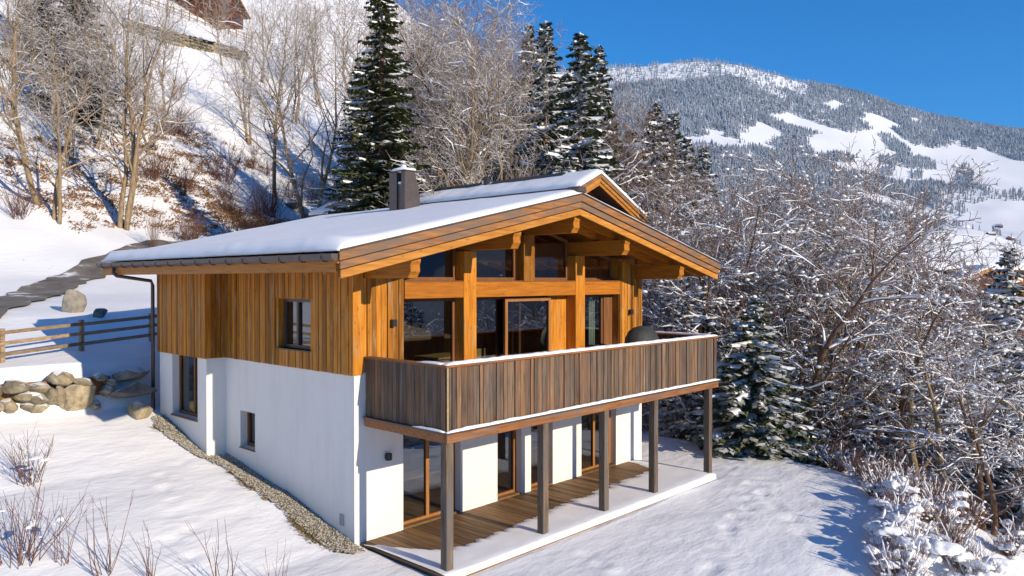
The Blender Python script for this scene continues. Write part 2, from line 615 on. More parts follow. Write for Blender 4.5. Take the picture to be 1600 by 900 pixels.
def terrain(x, y, fine=True):
    x = np.asarray(x, float); y = np.asarray(y, float)
    yy = np.where(y > 24, y - 0.26 * np.clip(x, 0, 90) * sstep(24, 34, y), y)
    hp = np.interp(yy, PY, PZ)
    back = np.clip(y - 10, 0, None)
    # beside the house the lawn is level; to the left it climbs
    terrace = -0.12 + 0.16 * np.clip(y - 5, 0, 60)
    low = np.where((y < 9.5) & (x > -0.2), 1.0, 0.0) * sstep(0.02, 0.25, x)
    w = sstep(8.5, 13.5 + 1.25 * back, x - 0.62 * back)
    z = hp * (1 - w) + terrace * w
    pad = sstep(0.05, 0.28, x) * (1 - sstep(8.2, 8.9, y))
    z = z * (1 - pad) + np.minimum(z, -0.12 + 0.16 * np.clip(y - 5, 0, 60) * sstep(10, 12, x)) * pad
    qx = np.clip(x - 7.7, 0, None); qy = np.clip(-1.2 - y, 0, None)
    d = np.hypot(qx, qy) - 6.0
    fall = 0.40 * softplus(d, 0.5)
    fall = np.minimum(fall, 18 + 0.06 * np.clip(d, 0, None))
    fall = fall * (1 - sstep(14, 40, y) * (1 - w))
    z = z - np.minimum(fall, 70)
    z = z + 0.9 * fbm(x / 9.0, y / 9.0, 3) * sstep(22, 34, y) + 0.25 * fbm(x / 2.1, y / 2.1, 9, 3) * sstep(24, 32, y)
    z = z + 0.5 * fbm(x / 5.0, y / 5.0, 5, 3) * sstep(1.5, 6, d)
    if fine:
        out = 1 - pad * (y > -0.05) * (x < 9.9)
        z = z + (0.05 * fbm(x / 1.9, y / 1.1, 21, 3) + 0.016 * vnoise(x / 0.42, y / 0.30, 31)) * out
    return z


_GZ = {}


_fr = random.Random(17)
FOOT = []
for (xa, ya, xb, yb, n_) in ((10.2, -3.2, 3.0, -5.6, 22), (11.6, -2.0, 6.5, -6.4, 16), (-1.4, 5.0, -3.2, 0.2, 10), (3.0, -3.4, 1.2, -6.5, 8)):
    for k in range(n_):
        t = (k + _fr.uniform(-.2, .2)) / n_
        FOOT.append((xa + (xb - xa) * t + _fr.gauss(0, .10) + .12 * (-1) ** k, ya + (yb - ya) * t + _fr.gauss(0, .10), _fr.uniform(.012, .04), _fr.uniform(.12, .20)))
_terrain0 = terrain


def terrain(x, y, fine=True):
    z = _terrain0(x, y, fine)
    if fine:
        for fx_, fy_, dp, rr_ in FOOT:
            q = ((x - fx_) ** 2 + (y - fy_) ** 2) / rr_ ** 2
            z = z - dp * np.exp(-q) + dp * .35 * np.exp(-((np.sqrt(q) - 1.6) / .5) ** 2)
    return z


def ground_z(x, y):
    k = (round(x, 2), round(y, 2))
    if k not in _GZ:
        _GZ[k] = float(_terrain0(np.array([x]), np.array([y]))[0])
    return _GZ[k]


def ground_hit(u, v, d0=15.0, d1=220.0):
    """where the line of sight at bearing u, height v meets the terrain"""
    d = np.arange(d0, d1, .25)
    s = (u - 800) / 1187.5
    x = CAM.x + (FW.x + RT.x * s) * d; y = CAM.y + (FW.y + RT.y * s) * d
    z = terrain(x, y, False)
    k = np.nonzero(z >= CAM.z + d * ((450 - v) / 1187.5 + PITCH))[0]
    i = k[0] if len(k) else len(d) - 1
    return float(x[i]), float(y[i]), float(z[i]), float(d[i])


def axis_coords(a, b, step, lo, hi, growth):
    c = list(np.arange(a, b + step / 2, step))
    s, p = step, c[-1]
    while p < hi:
        s *= growth; p += s; c.append(p)
    s, p = step, c[0]
    while p > lo:
        s *= growth; p -= s; c.insert(0, p)
    return np.array(c)


gx = axis_coords(-6.5, 14.5, 0.10, -500, 6000, 1.06)
gy = axis_coords(-8.0, 11.0, 0.10, -500, 6000, 1.055)
GX, GY = np.meshgrid(gx, gy)
GZ = terrain(GX, GY)
nx, ny = len(gx), len(gy)
verts = np.stack([GX.ravel(), GY.ravel(), GZ.ravel()], 1)
idx = np.arange(nx * ny).reshape(ny, nx)
faces = np.stack([idx[:-1, :-1].ravel(), idx[:-1, 1:].ravel(), idx[1:, 1:].ravel(), idx[1:, :-1].ravel()], 1)


def grid_mesh(name, verts, faces, mat, smooth=True):
    me = bpy.data.meshes.new(name)
    me.from_pydata(verts.tolist(), [], faces.tolist())
    me.materials.append(mat)
    if smooth:
        me.polygons.foreach_set('use_smooth', [True] * len(me.polygons))
    me.update()
    return me


tag(link('ground', grid_mesh('ground', verts, faces, M['ground'])), kind='structure')

# road climbing behind the house
rc = [(-9.0, 2.0), (-6.2, 8.5), (-3.4, 14.2), (-1.2, 18.2), (0.9, 21.8), (3.2, 25.0), (6.5, 28.0), (11, 31), (17, 33), (26, 35)]
rp = []
for i in range(len(rc) - 1):
    for k in range(8):
        t = k / 8
        p0, p1, p2, p3 = rc[max(i - 1, 0)], rc[i], rc[i + 1], rc[min(i + 2, len(rc) - 1)]
        rp.append(tuple(0.5 * (2 * p1[a] + (p2[a] - p0[a]) * t + (2 * p0[a] - 5 * p1[a] + 4 * p2[a] - p3[a]) * t * t + (3 * p1[a] - p0[a] - 3 * p2[a] + p3[a]) * t ** 3) for a in (0, 1)))
rp = [q for q in rp if q[1] > 12.0]
rv, rf = [], []
rnd = random.Random(4)
NW = 10
for i, q in enumerate(rp):
    a = rp[max(i - 1, 0)]; c = rp[min(i + 1, len(rp) - 1)]
    t = Vector((c[0] - a[0], c[1] - a[1])).normalized()
    nn = Vector((-t.y, t.x))
    hw0, hw1 = .80 + rnd.uniform(-.16, .16), .80 + rnd.uniform(-.16, .16)
    for k in range(NW + 1):
        s = -hw0 + (hw0 + hw1) * k / NW
        x, y = q[0] + nn.x * s, q[1] + nn.y * s
        rv.append((x, y, ground_z(x, y) + 0.05 + 0.02 * math.cos(math.pi * s / 3.4)))
for i in range(len(rp) - 1):
    for k in range(NW):
        a = i * (NW + 1) + k
        rf.append((a, a + 1, a + NW + 2, a + NW + 1))
tag(link('road', grid_mesh('road', np.array(rv), np.array(rf), M['asphalt'])), kind='structure')

# ------------------------------------------------------------------ far mountain
SKY_U = [600, 820, 945, 1000, 1040, 1090, 1150, 1220, 1240, 1300, 1350, 1400, 1450, 1500, 1550, 1600, 1750, 2000, 2400]
SKY_V = [130, 118, 106, 104, 98, 95, 101, 119, 126, 136, 149, 166, 181, 191, 200, 207, 225, 260, 300]
ng_a, ng_r = 300, 130
ua = np.linspace(700, 2300, ng_a)
rr = np.concatenate([np.linspace(420, 3400, 105), np.linspace(3450, 5500, 25)])
RG = np.array([300, 500, 900, 1200, 1500, 2000, 2600, 3000, 3300, 3700, 4500, 6000])
GG = np.array([-0.55, -0.36, -0.10, 0.08, 0.26, 0.47, 0.73, 0.90, 1.0, 0.93, 0.70, 0.4])


def mountain_point(u, r):
    """world x, y, z of the mountain side at a bearing and a horizontal distance"""
    u = np.asarray(u, float); r = np.asarray(r, float)
    e = (450 - np.interp(u, SKY_U, SKY_V)) / 1187.5 + PITCH
    s = (u - 800) / 1187.5
    x = CAM.x + FW.x * r + RT.x * s * r
    y = CAM.y + FW.y * r + RT.y * s * r
    z = CAM.z + e * np.interp(r, RG, GG) * r
    amp = np.interp(r, [400, 900, 2000, 2900, 3300, 5000], [8, 18, 30, 16, 5, 30])
    z = z + amp * fbm(x / 420, y / 420, 77, 4) * 1.3
    return x, y, z


AU, AR = np.meshgrid(ua, rr)
mx_, my_, mz_ = mountain_point(AU, AR)
verts = np.stack([mx_.ravel(), my_.ravel(), mz_.ravel()], 1)
idx = np.arange(ng_a * len(rr)).reshape(len(rr), ng_a)
faces = np.stack([idx[:-1, :-1].ravel(), idx[:-1, 1:].ravel(), idx[1:, 1:].ravel(), idx[1:, :-1].ravel()], 1)
M['far_snow'] = snow_mat('far_snow', ((0.02, 0.5), (0.06, 0.3)))
tag(link('mountain', grid_mesh('mountain', verts, faces, M['far_snow'])), kind='structure')

# the other side of the valley, out of the picture (the window panes mirror it)
sb = np.linspace(R(95), R(215), 120); sr = np.linspace(900, 4200, 30)
SB, SR = np.meshgrid(sb, sr)
sx_ = CAM.x + np.sin(SB) * SR; sy_ = CAM.y + np.cos(SB) * SR
sz_ = -80 + 560 * sstep(900, 3200, SR) * (0.85 + .5 * fbm(SB * 5, SR * 0 + .5, 41, 3)) + 60 * fbm(sx_ / 500, sy_ / 500, 43, 4)
idx = np.arange(sb.size * sr.size).reshape(sr.size, sb.size)
fc = np.stack([idx[:-1, :-1].ravel(), idx[:-1, 1:].ravel(), idx[1:, 1:].ravel(), idx[1:, :-1].ravel()], 1)
M['far_wood'] = needle_mat('far_wooded_slope', (0.03, 0.045, 0.05), (0.08, 0.10, 0.11), 0.95, 1.15, 0.5)
tag(link('mountain', grid_mesh('mountain', np.stack([sx_.ravel(), sy_.ravel(), sz_.ravel()], 1), fc, M['far_wood'])), kind='structure')

MEADOWS = [
    [(1258, 213), (1300, 208), (1340, 206), (1358, 200), (1359, 189), (1375, 190), (1397, 206), (1425, 226), (1455, 232), (1484, 226), (1504, 217),
     (1520, 225), (1552, 240), (1600, 256), (1640, 262), (1640, 300), (1600, 298), (1560, 304), (1525, 290), (1490, 292), (1450, 284), (1410, 290), (1370, 275), (1310, 266), (1268, 235)],
    [(1155, 210), (1186, 190), (1228, 210), (1205, 225), (1160, 232)],
    [(1118, 215), (1146, 226), (1120, 236)],
    [(1190, 129), (1225, 124), (1222, 131), (1175, 135)], [(1318, 158), (1340, 150), (1330, 162)],
    [(1412, 186), (1442, 186), (1430, 194)], [(1512, 196), (1526, 199), (1518, 204)],
    [(1030, 125), (1066, 115), (1060, 122), (1035, 131)],
    [(1508, 320), (1560, 312), (1640, 322), (1640, 400), (1580, 380), (1540, 350), (1508, 345)],
    [(1470, 352), (1540, 358), (1600, 390), (1600, 440), (1480, 400)],
]
PATCHES = [
    [(1370, 212), (1385, 210), (1424, 236), (1410, 243), (1392, 236)],
    [(1280, 243), (1305, 238), (1340, 246), (1335, 254), (1280, 254)],
    [(1372, 248), (1400, 244), (1415, 242), (1460, 254), (1462, 266), (1420, 264), (1375, 256)],
    [(1494, 262), (1512, 256), (1521, 274), (1518, 294), (1494, 290)],
    [(1500, 222), (1526, 222), (1525, 235), (1502, 230)],
    [(1376, 262), (1398, 262), (1395, 276), (1378, 274)],
    [(1420, 270), (1442, 268), (1440, 280), (1424, 280)],
]


def inside(u, v, poly):
    c = np.zeros(u.shape, bool)
    j = len(poly) - 1
    for i in range(len(poly)):
        xi, yi = poly[i]; xj, yj = poly[j]
        hit = ((yi > v) != (yj > v)) & (u < (xj - xi) * (v - yi) / (yj - yi + 1e-9) + xi)
        c ^= hit
        j = i
    return c


nr = np.random.RandomState(11)
NT = 80000
tu = nr.uniform(850, 1720, NT)
tr_ = np.sqrt(nr.uniform(650 ** 2, 3330 ** 2, NT))
tx, ty, tz = mountain_point(tu, tr_)
tv = 450 - ((tz - CAM.z) / tr_ - PITCH) * 1187.5
jit = 3 * nr.randn(NT)
mead = np.zeros(NT, bool)
for p in MEADOWS: mead |= inside(tu + jit, tv + jit * 0.5, p)
pat = np.zeros(NT, bool)
for p in PATCHES: pat |= inside(tu, tv, p)
nz = fbm(tx / 160, ty / 160, 5, 3)
keep = ((~mead) & (nz > -0.33)) | pat
# the summit is thinly wooded
skyv = np.interp(tu, SKY_U, SKY_V)
keep &= ~((tv - skyv < 26 + 20 * nz) & (tu < 1260) & (nr.rand(NT) < 0.8))
keep &= ~((tv > 296) & (tu > 1470) & (nr.rand(NT) < 0.75))
ti = np.nonzero(keep)[0]
ht = nr.uniform(9, 21, NT) * (1 + .35 * fbm(tx / 90, ty / 90, 15, 2)) * np.interp(tr_, [700, 3300], [0.8, 1.0])
K = len(ti)
wT = ht[ti] * nr.uniform(0.18, 0.30, K)
aT = nr.rand(K) * 6.28
PV = np.zeros((K, 12, 3))
for q_, (zz, ww) in enumerate(((0.02, 0.9), (0.45, 0.62))):
    for k in range(5):
        an = aT + k * 1.2566 + zz
        PV[:, q_ * 5 + k, 0] = tx[ti] + np.cos(an) * wT * ww * nr.uniform(.7, 1.2, K)
        PV[:, q_ * 5 + k, 1] = ty[ti] + np.sin(an) * wT * ww * nr.uniform(.7, 1.2, K)
        PV[:, q_ * 5 + k, 2] = tz[ti] + ht[ti] * zz
for q_, zz in ((10, .62), (11, 1.0)):
    PV[:, q_, 0] = tx[ti]; PV[:, q_, 1] = ty[ti]; PV[:, q_, 2] = tz[ti] + ht[ti] * zz
tri = np.array([(k, (k + 1) % 5, 10) for k in range(5)] + [(5 + k, 5 + (k + 1) % 5, 11) for k in range(5)])
V = PV.reshape(-1, 3).tolist()
F = (tri[None] + (np.arange(K) * 12)[:, None, None]).reshape(-1, 3).tolist()
me = bpy.data.meshes.new('forest')
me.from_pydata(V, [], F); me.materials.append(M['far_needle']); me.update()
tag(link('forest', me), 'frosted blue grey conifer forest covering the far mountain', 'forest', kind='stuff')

# ------------------------------------------------------------------ chalet in the foreground
XM, ZR, SL = 4.93, 6.95, 0.2268          # ridge x, ridge height (top of the barge boards), roof slope
XL, XR, YF, YB = -1.43, 11.33, -1.64, 9.0
W = 9.8
ZW = 3.255


def zt(x):
    return ZR - SL * abs(x - XM)


house = empty('house')
tag(house, 'modern timber and white plaster chalet with a snowy roof and long wooden balcony', 'house')


def wall_mesh(P, U, Vv, N, us, vs, holes, thick):
    """a wall slab with real openings; P + u*U + v*V is the outer face, N points outwards"""
    P, U, Vv, N = map(Vector, (P, U, Vv, N))
    mb = MB()
    def solid(i, j):
        if i < 0 or j < 0 or i >= len(us) - 1 or j >= len(vs) - 1: return False
        cu, cv = (us[i] + us[i + 1]) / 2, (vs[j] + vs[j + 1]) / 2
        return not any(a < cu < b and c < cv < d for a, b, c, d in holes)
    def pt(u, v, k):
        q = P + U * u + Vv * v - N * (thick * k)
        return (q.x, q.y, q.z)
    for i in range(len(us) - 1):
        for j in range(len(vs) - 1):
            if not solid(i, j): continue
            u0, u1, v0, v1 = us[i], us[i + 1], vs[j], vs[j + 1]
            mb.add([pt(u0, v0, 0), pt(u1, v0, 0), pt(u1, v1, 0), pt(u0, v1, 0)], [(0, 1, 2, 3)])
            mb.add([pt(u0, v0, 1), pt(u1, v0, 1), pt(u1, v1, 1), pt(u0, v1, 1)], [(3, 2, 1, 0)])
            for di, dj, a, b in ((-1, 0, (u0, v0), (u0, v1)), (1, 0, (u1, v1), (u1, v0)), (0, -1, (u1, v0), (u0, v0)), (0, 1, (u0, v1), (u1, v1))):
                if not solid(i + di, j + dj):
                    mb.add([pt(*a, 0), pt(*b, 0), pt(*b, 1), pt(*a, 1)], [(0, 1, 2, 3)])
    return mb


def grid_of(lo, hi, cuts):
    return sorted(set([lo, hi] + list(cuts)))


# ground floor, white plaster
doors = [(1.18, 2.76), (3.91, 4.72), (5.06, 5.87), (7.02, 8.55)]
holes = [(a, b, -0.02, 2.16) for a, b in doors]
us = grid_of(0, W, [q for d in doors for q in d])
wall_mesh((0, 0, 0), (1, 0, 0), (0, 0, 1), (0, -1, 0), us, [-0.8, -0.02, 2.16, ZW], holes, 0.3).build('plaster_wall', M['plaster'], house)
sw = [(3.78, 4.45, 1.22, 2.05)]
wall_mesh((0, 0.302, 0), (0, 1, 0), (0, 0, 1), (-1, 0, 0), [0, 3.78 - .302, 4.45 - .302, 5.17 - .302], [-0.8, 1.22, 2.05, ZW],
          [(3.78 - .302, 4.45 - .302, 1.22, 2.05)], 0.3).build('plaster_wall', M['plaster'], house)
BX = -0.46
wall_mesh((BX, 5.17, 0), (0, 1, 0), (0, 0, 1), (-1, 0, 0), [0, 0.46, 1.86, 2.6], [-0.8, 1.73, 3.235, ZW], [(0.46, 1.86, 1.73, 3.235)], 0.3).build('plaster_wall', M['plaster'], house)
MB().box(BX + 0.302, 0.298, 5.172, 5.45, -0.8, ZW).build('plaster_wall', M['plaster'], house)
MB().box(W - 0.3, W - 0.002, 0.302, 7.77, -0.8, ZW).build('plaster_wall', M['plaster'], house)
MB().box(BX + 0.302, W, 7.5, 7.768, -0.8, ZW).build('plaster_wall', M['plaster'], house)
# inner rooms
inn = MB()
inn.box(0.32, W - .32, 0.32, 7.4, 2.22, 2.48)
inn.build('upper_floor', M['inside_floor'], house)
MB().box(0.3, W - .31, 0.31, 7.4, -0.25, -0.02).build('lower_floor', M['inside_floor'], house)
MB().box(0.31, W - .31, 4.3, 4.4, -0.02, 2.2).build('room_wall', M['inside_wall'], house)
MB().prism([(0.32, 2.5), (W - .32, 2.5), (W - .32, zt(W) - .5), (XM, ZR - .5), (0.32, zt(0) - .5)], 'y', 5.2, 5.3).build('room_wall', M['inside'], house)
MB().box(4.85, 4.95, 0.4, 4.28, 0, 2.2).build('room_wall', M['inside_wall'], house)

# upper floor walls: sheathing that carries the larch boards
ZS = 2.47
side = wall_mesh((-0.02, 0.02, 0), (0, 1, 0), (0, 0, 1), (-1, 0, 0), [0, 1.45, 2.71, 5.15], [ZW + .003, 3.6, 4.65, 5.36], [(1.45, 2.71, 3.6, 4.65)], 0.28).build('side_wall', M['larch_v'], house)
bump_wall = MB().box(BX - .02, BX + .25, 5.15, 7.79, ZW + .003, 5.27).build('side_wall', M['larch_v'], house)
MB().box(BX + .25, 0.26, 5.15, 5.4, ZW + .003, 5.3).build('side_wall', M['larch_v'], house)
frontL = MB().prism([(0.263, ZS), (1.22, ZS), (1.22, zt(1.22) - .46), (0.263, zt(.263) - .46)], 'y', 0.03, 0.3).build('front_wall', M['larch_v'], house)
frontR = MB().prism([(8.71, ZS), (W, ZS), (W, zt(W) - .46), (8.71, zt(8.71) - .46)], 'y', 0.03, 0.3).build('front_wall', M['larch_v'], house)
MB().box(W - .28, W - .003, 0.302, 7.79, ZW + .003, 5.36).build('side_wall', M['larch_v'], house)
MB().prism([(BX + .26, ZW), (W - .3, ZW), (W - .3, zt(W) - .5), (XM, ZR - .5), (BX + .26, zt(BX) - .5)], 'y', 7.55, 7.79).build('back_wall', M['larch_v'], house)

unit = MB().box(-.5, .5, -.5, .5, -.5, .5).mesh('board', M['larch_v'])
unit_old = MB().box(-.5, .5, -.5, .5, -.5, .5).mesh('board', M['old_board'])
unit_deck = MB().box(-.5, .5, -.5, .5, -.5, .5).mesh('plank', M['deck'])


def board(parent, x0, x1, y0, y1, z0, z1, data=None, name='board'):
    o = link(name, data or unit, parent)
    o.location = ((x0 + x1) / 2, (y0 + y1) / 2, (z0 + z1) / 2)
    o.scale = (abs(x1 - x0), abs(y1 - y0), abs(z1 - z0))
    return o


rnd = random.Random(2)
y = 0.03
while y < 5.10:
    w_ = rnd.choice((0.085, 0.10, 0.115, 0.13))
    t_ = rnd.choice((0.022, 0.026, 0.036))
    y1 = min(y + w_, 5.14)
    zlo = ZW - 0.035 + rnd.uniform(-.003, .003)
    if y1 > 1.47 and y < 2.73:
        board(side, -0.022 - t_, -0.022, y, y1, zlo, 3.60)
        board(side, -0.022 - t_, -0.022, y, y1, 4.655, 5.34)
    else:
        board(side, -0.022 - t_, -0.022, y, y1, zlo, 5.34)
    y = y1 + 0.014
y = 5.115
while y < 7.76:
    w_ = rnd.choice((0.085, 0.10, 0.115))
    y1 = min(y + w_, 7.80)
    t_ = rnd.choice((0.022, 0.028, 0.036))
    board(bump_wall, BX - .022 - t_, BX - .022, y, y1, ZW - .035, 5.25)
    y = y1 + 0.012
x = BX - .02
while x < -0.06:
    x1 = min(x + 0.105, -0.05)
    board(bump_wall, x, x1, 5.12, 5.148, ZW - .035, 5.28)
    x = x1 + 0.012
# corner board and front boards
board(frontL, -0.045, 0.185, -0.03, 0.018, ZW - .03, zt(0) - .5)
x = 0.20
while x < 1.18:
    w_ = rnd.choice((0.09, 0.11, 0.13))
    x1 = min(x + w_, 1.215)
    t_ = rnd.choice((0.02, 0.03, 0.045))
    board(frontL, x, x1, 0.028 - t_, 0.028, ZS, zt(x) - .5)
    x = x1 + 0.012
x = 8.72
while x < W - .02:
    w_ = rnd.choice((0.09, 0.11, 0.13))
    x1 = min(x + w_, W + .03)
    t_ = rnd.choice((0.02, 0.03, 0.045))
    board(frontR, x, x1, 0.028 - t_, 0.028, ZS, zt(x1) - .5)
    x = x1 + 0.012

# timber frame of the front
for a, b, z0, z1 in ((2.85, 3.23, ZS, zt(3.0) - .84), (6.76, 7.14, ZS, zt(6.9) - .84)):
    MB().box(a, b, -0.02, 0.36, z0, z1).build('column', M['larch_v'], house, bevel=.008)
MB().box(4.79, 5.18, -0.02, 0.36, 5.0, ZR - .84).build('column', M['larch_v'], house, bevel=.008)
for a, b in ((1.22, 2.85), (3.23, 6.76), (7.14, 8.71)):
    MB().box(a + .001, b - .001, -0.012, 0.36, 4.66, 5.0).build('beam', M['larch_x'], house, bevel=.006)
    MB().box(a + .002, b - .002, 0.0, 0.30, 5.002, 5.03).build('window_sill', M['frame'], house)

# windows: frame with its panes as sub-parts


def window_x(x0, x1, z0, z1, y, mat, panes=1, fw=0.07, slope=None, depth=0.07):
    """window in a wall that faces -y"""
    f = MB()
    if slope:                                   # top follows the roof
        za, zb = slope
        f.prism([(x0, z0), (x0 + fw, z0), (x0 + fw, za), (x0, za)], 'y', y, y + depth)
        f.prism([(x1 - fw, z0), (x1, z0), (x1, zb), (x1 - fw, zb)], 'y', y, y + depth)
        f.prism([(x0 + fw, za - fw), (x1 - fw, zb - fw), (x1 - fw, zb), (x0 + fw, za)], 'y', y, y + depth)
        f.box(x0 + fw, x1 - fw, y, y + depth, z0, z0 + fw)
        o = f.build('window', mat, house)
        g_ = MB(); g_.add([(x0 + fw, y + .04, z0 + fw), (x1 - fw, y + .04, z0 + fw), (x1 - fw, y + .04, zb - fw), (x0 + fw, y + .04, za - fw)], [(0, 1, 2, 3)])
        g_.build('pane', M['glass'], o, fix=False)
        return o
    f.box(x0, x0 + fw, y, y + depth, z0, z1).box(x1 - fw, x1, y, y + depth, z0, z1)
    f.box(x0 + fw, x1 - fw, y, y + depth, z1 - fw, z1).box(x0 + fw, x1 - fw, y, y + depth, z0, z0 + fw)
    pw = (x1 - x0 - fw * (panes + 1)) / panes
    for k in range(1, panes):
        xa = x0 + fw + k * pw + (k - 1) * fw
        f.box(xa, xa + fw, y, y + depth, z0 + fw, z1 - fw)
    o = f.build('window', mat, house)
    for k in range(panes):
        xa = x0 + fw + k * (pw + fw)
        g_ = MB(); g_.add([(xa, y + .04, z0 + fw), (xa + pw, y + .04, z0 + fw), (xa + pw, y + .04, z1 - fw), (xa, y + .04, z1 - fw)], [(0, 1, 2, 3)])
        g_.build('pane', M['glass'], o, fix=False)
    return o


def window_y(y0, y1, z0, z1, x, mat, splits=(), fw=0.07, depth=0.07):
    """window in a wall that faces -x"""
    f = MB()
    f.box(x, x + depth, y0, y0 + fw, z0, z1).box(x, x + depth, y1 - fw, y1, z0, z1)
    f.box(x, x + depth, y0 + fw, y1 - fw, z1 - fw, z1).box(x, x + depth, y0 + fw, y1 - fw, z0, z0 + fw)
    cuts = [y0] + [s for s in splits] + [y1]
    for s in splits:
        f.box(x - .01, x + depth, s - fw / 2, s + fw / 2, z0 + fw, z1 - fw)
    o = f.build('window', mat, house)
    for a, b in zip(cuts[:-1], cuts[1:]):
        a2 = a + (fw if a == y0 else fw / 2); b2 = b - (fw if b == y1 else fw / 2)
        g_ = MB(); g_.add([(x + .04, a2, z0 + fw), (x + .04, b2, z0 + fw), (x + .04, b2, z1 - fw), (x + .04, a2, z1 - fw)], [(0, 3, 2, 1)])
        g_.build('pane', M['glass'], o, fix=False)
    return o


window_x(1.222, 2.848, ZS + .02, 4.658, 0.27, M['frame'])
window_x(3.232, 5.02, ZS + .02, 4.658, 0.29, M['frame'])
window_x(4.35, 6.0, ZS + .03, 4.62, 0.17, M['frame_light'], 1, 0.085, depth=.06)      # the sliding door pushed half open
MB().box(6.02, 6.758, 0.29, 0.33, ZS, 4.658).build('wall_panel', M['larch_v'], house)
window_x(7.142, 8.30, ZS + .02, 4.658, 0.27, M['frame'])
MB().box(8.31, 8.70, 0.24, 0.30, ZS, 4.658).build('wall_panel', M['frame'], house)
for a, b in ((1.222, 2.848), (3.232, 4.788), (5.182, 6.758), (7.142, 8.708)):
    window_x(a, b, 5.032, 0, 0.25, M['frame'], slope=(zt(a) - .46, zt(b) - .46))
for a, b in doors:
    window_x(a + .002, b - .002, 0.0, 2.158, 0.17, M['frame_light'], 2 if b - a > 1.2 else 1, 0.085)
    MB().box(a + .004, b - .004, 0.02, 0.168, -0.015, 0.03).build('door_sill', M['deck'], house)
window_y(1.472, 2.728, 3.602, 4.648, 0.12, M['metal'], (2.18,))
MB().box(-0.06, 0.118, 1.46, 2.74, 3.575, 3.6).build('window_sill', M['black'], house)
window_y(3.782, 4.448, 1.222, 2.048, 0.17, M['frame'])
MB().box(-0.03, 0.168, 3.77, 4.46, 1.19, 1.219).build('window_sill', M['frame'], house)
window_y(5.632, 7.028, 1.732, 3.233, BX + .17, M['frame'], (6.15,))
MB().box(BX - .04, BX + .168, 5.62, 7.04, 1.69, 1.728).build('window_sill', M['frame'], house)
cm = MB()
for k in range(9):
    ya = 5.75 + k * 0.13
    cm.tube([(BX + .42 + .04 * math.sin(k * 2.1), ya, 1.75), (BX + .42 + .03 * math.sin(k * 1.3), ya, 3.2)], [0.065, 0.05], 7)
cm.build('curtain', M['curtain'], house, smooth=True)
cm = MB()
for k in range(6):
    xa = 8.0 + k * 0.05
    cm.tube([(xa, .5 + .03 * (k % 2), 2.5), (xa, .5 + .03 * (k % 2), 4.6)], [0.04, 0.035], 6)
cm.build('curtain', M['curtain'], house, smooth=True)
# sconces and the vent
for x, z in ((0.89, 4.19), (9.17, 4.16), (0.76, 1.56), (9.2, 2.02)):
    mb = MB().box(x - .055, x + .055, -0.115, -0.03, z - .07, z + .07).box(x - .04, x + .04, -0.03, 0.03, z - .045, z + .045)
    mb.build('wall_lamp', M['black'], house, bevel=.006)
vm = MB().box(-.014, .02, .34, .48, .28, .50)
for k in range(6):
    vm.box(-.022, -.014, .355, .465, .297 + k * .033, .312 + k * .033)
vm.build('vent_grille', M['grille'], house)

# roof -------------------------------------------------------------
roof = MB()
for s in (-1, 1):
    xe = XL if s < 0 else XR
    ze = zt(xe)
    roof.prism([(xe, ze - .06), (XM, ZR - .06), (XM, ZR - .20), (xe, ze - .20)], 'y', YF + .06, YB - .04)
roof = roof.build('roof', M['larch_y'], house)
for s, xe in ((-1, XL), (1, XR)):
    ze = zt(xe)
    # three stepped barge boards; a dark backing paints shadow lines into their gaps
    for k, (d0, d1, ya, yb, mt) in enumerate(((0.0, .155, YF, YF + .045, 'barge'), (.172, .30, YF + .03, YF + .075, 'barge'), (.318, .46, YF + .06, YF + .105, 'barge_light'), (.02, .44, YF + .11, YF + .14, 'dark_wood'))):
        cut = xe - s * (0.0 if k == 0 else 0.03 * min(k, 2))
        zc = zt(cut)
        MB().prism([(cut, zc - d0), (XM - s * 0.0, ZR - d0), (XM, ZR - d1), (cut, zc - d1)], 'y', ya, yb).build('barge_board', M[mt], roof, bevel=.006)
    # sheet metal verge on top
    MB().prism([(xe - s * .0, ze + .004), (XM, ZR + .004), (XM, ZR + .03), (xe, ze + .03)], 'y', YF - .025, YF + .10).build('verge_flashing', M['metal'], roof)
    # rafters under the overhang
    for y in (-1.1, -0.52):
        MB().prism([(xe - s * .1, zt(xe - s * .1) - .205), (XM, ZR - .205), (XM, ZR - .45), (xe - s * .1, zt(xe - s * .1) - .40)], 'y', y, y + .1).build('rafter', M['larch_x'], roof)
    for k in range(14):
        y = 0.15 + k * 0.66
        xi = 0.0 if s < 0 else W
        xo = xe - s * .06
        MB().prism([(xo, zt(xo) - .205), (xi, zt(xi) - .205), (xi, zt(xi) - .36), (xo, zt(xo) - .33)], 'y', y, y + .09).build('rafter', M['larch_x'], roof)
    # eave fascia and gutter
    a, b = sorted((xe - s * .05, xe - s * .02))
    MB().box(a, b, YF + .16, YB - .05, ze - .34, ze - .15).build('fascia_board', M['larch_y'], roof)
    gm = MB()
    prof = [(xe + s * (-.015 + .0), ze - .04), (xe + s * .13, ze - .04), (xe + s * .125, ze - .12), (xe + s * .075, ze - .155), (xe + s * .02, ze - .155), (xe - s * .012, ze - .12)]
    gm.prism(prof, 'y', YF + .05, YB - .02)
    gutter = gm.build('gutter', M['metal'], roof)
    if s < 0:
        for k in range(16):
            y = YF + .35 + k * 0.66
            MB().prism([(xe - .138, ze - .035), (xe + .01, ze - .035), (xe + .01, ze - .17), (xe - .08, ze - .175), (xe - .138, ze - .12)], 'y', y, y + .03).build('gutter_bracket', M['metal'], roof)
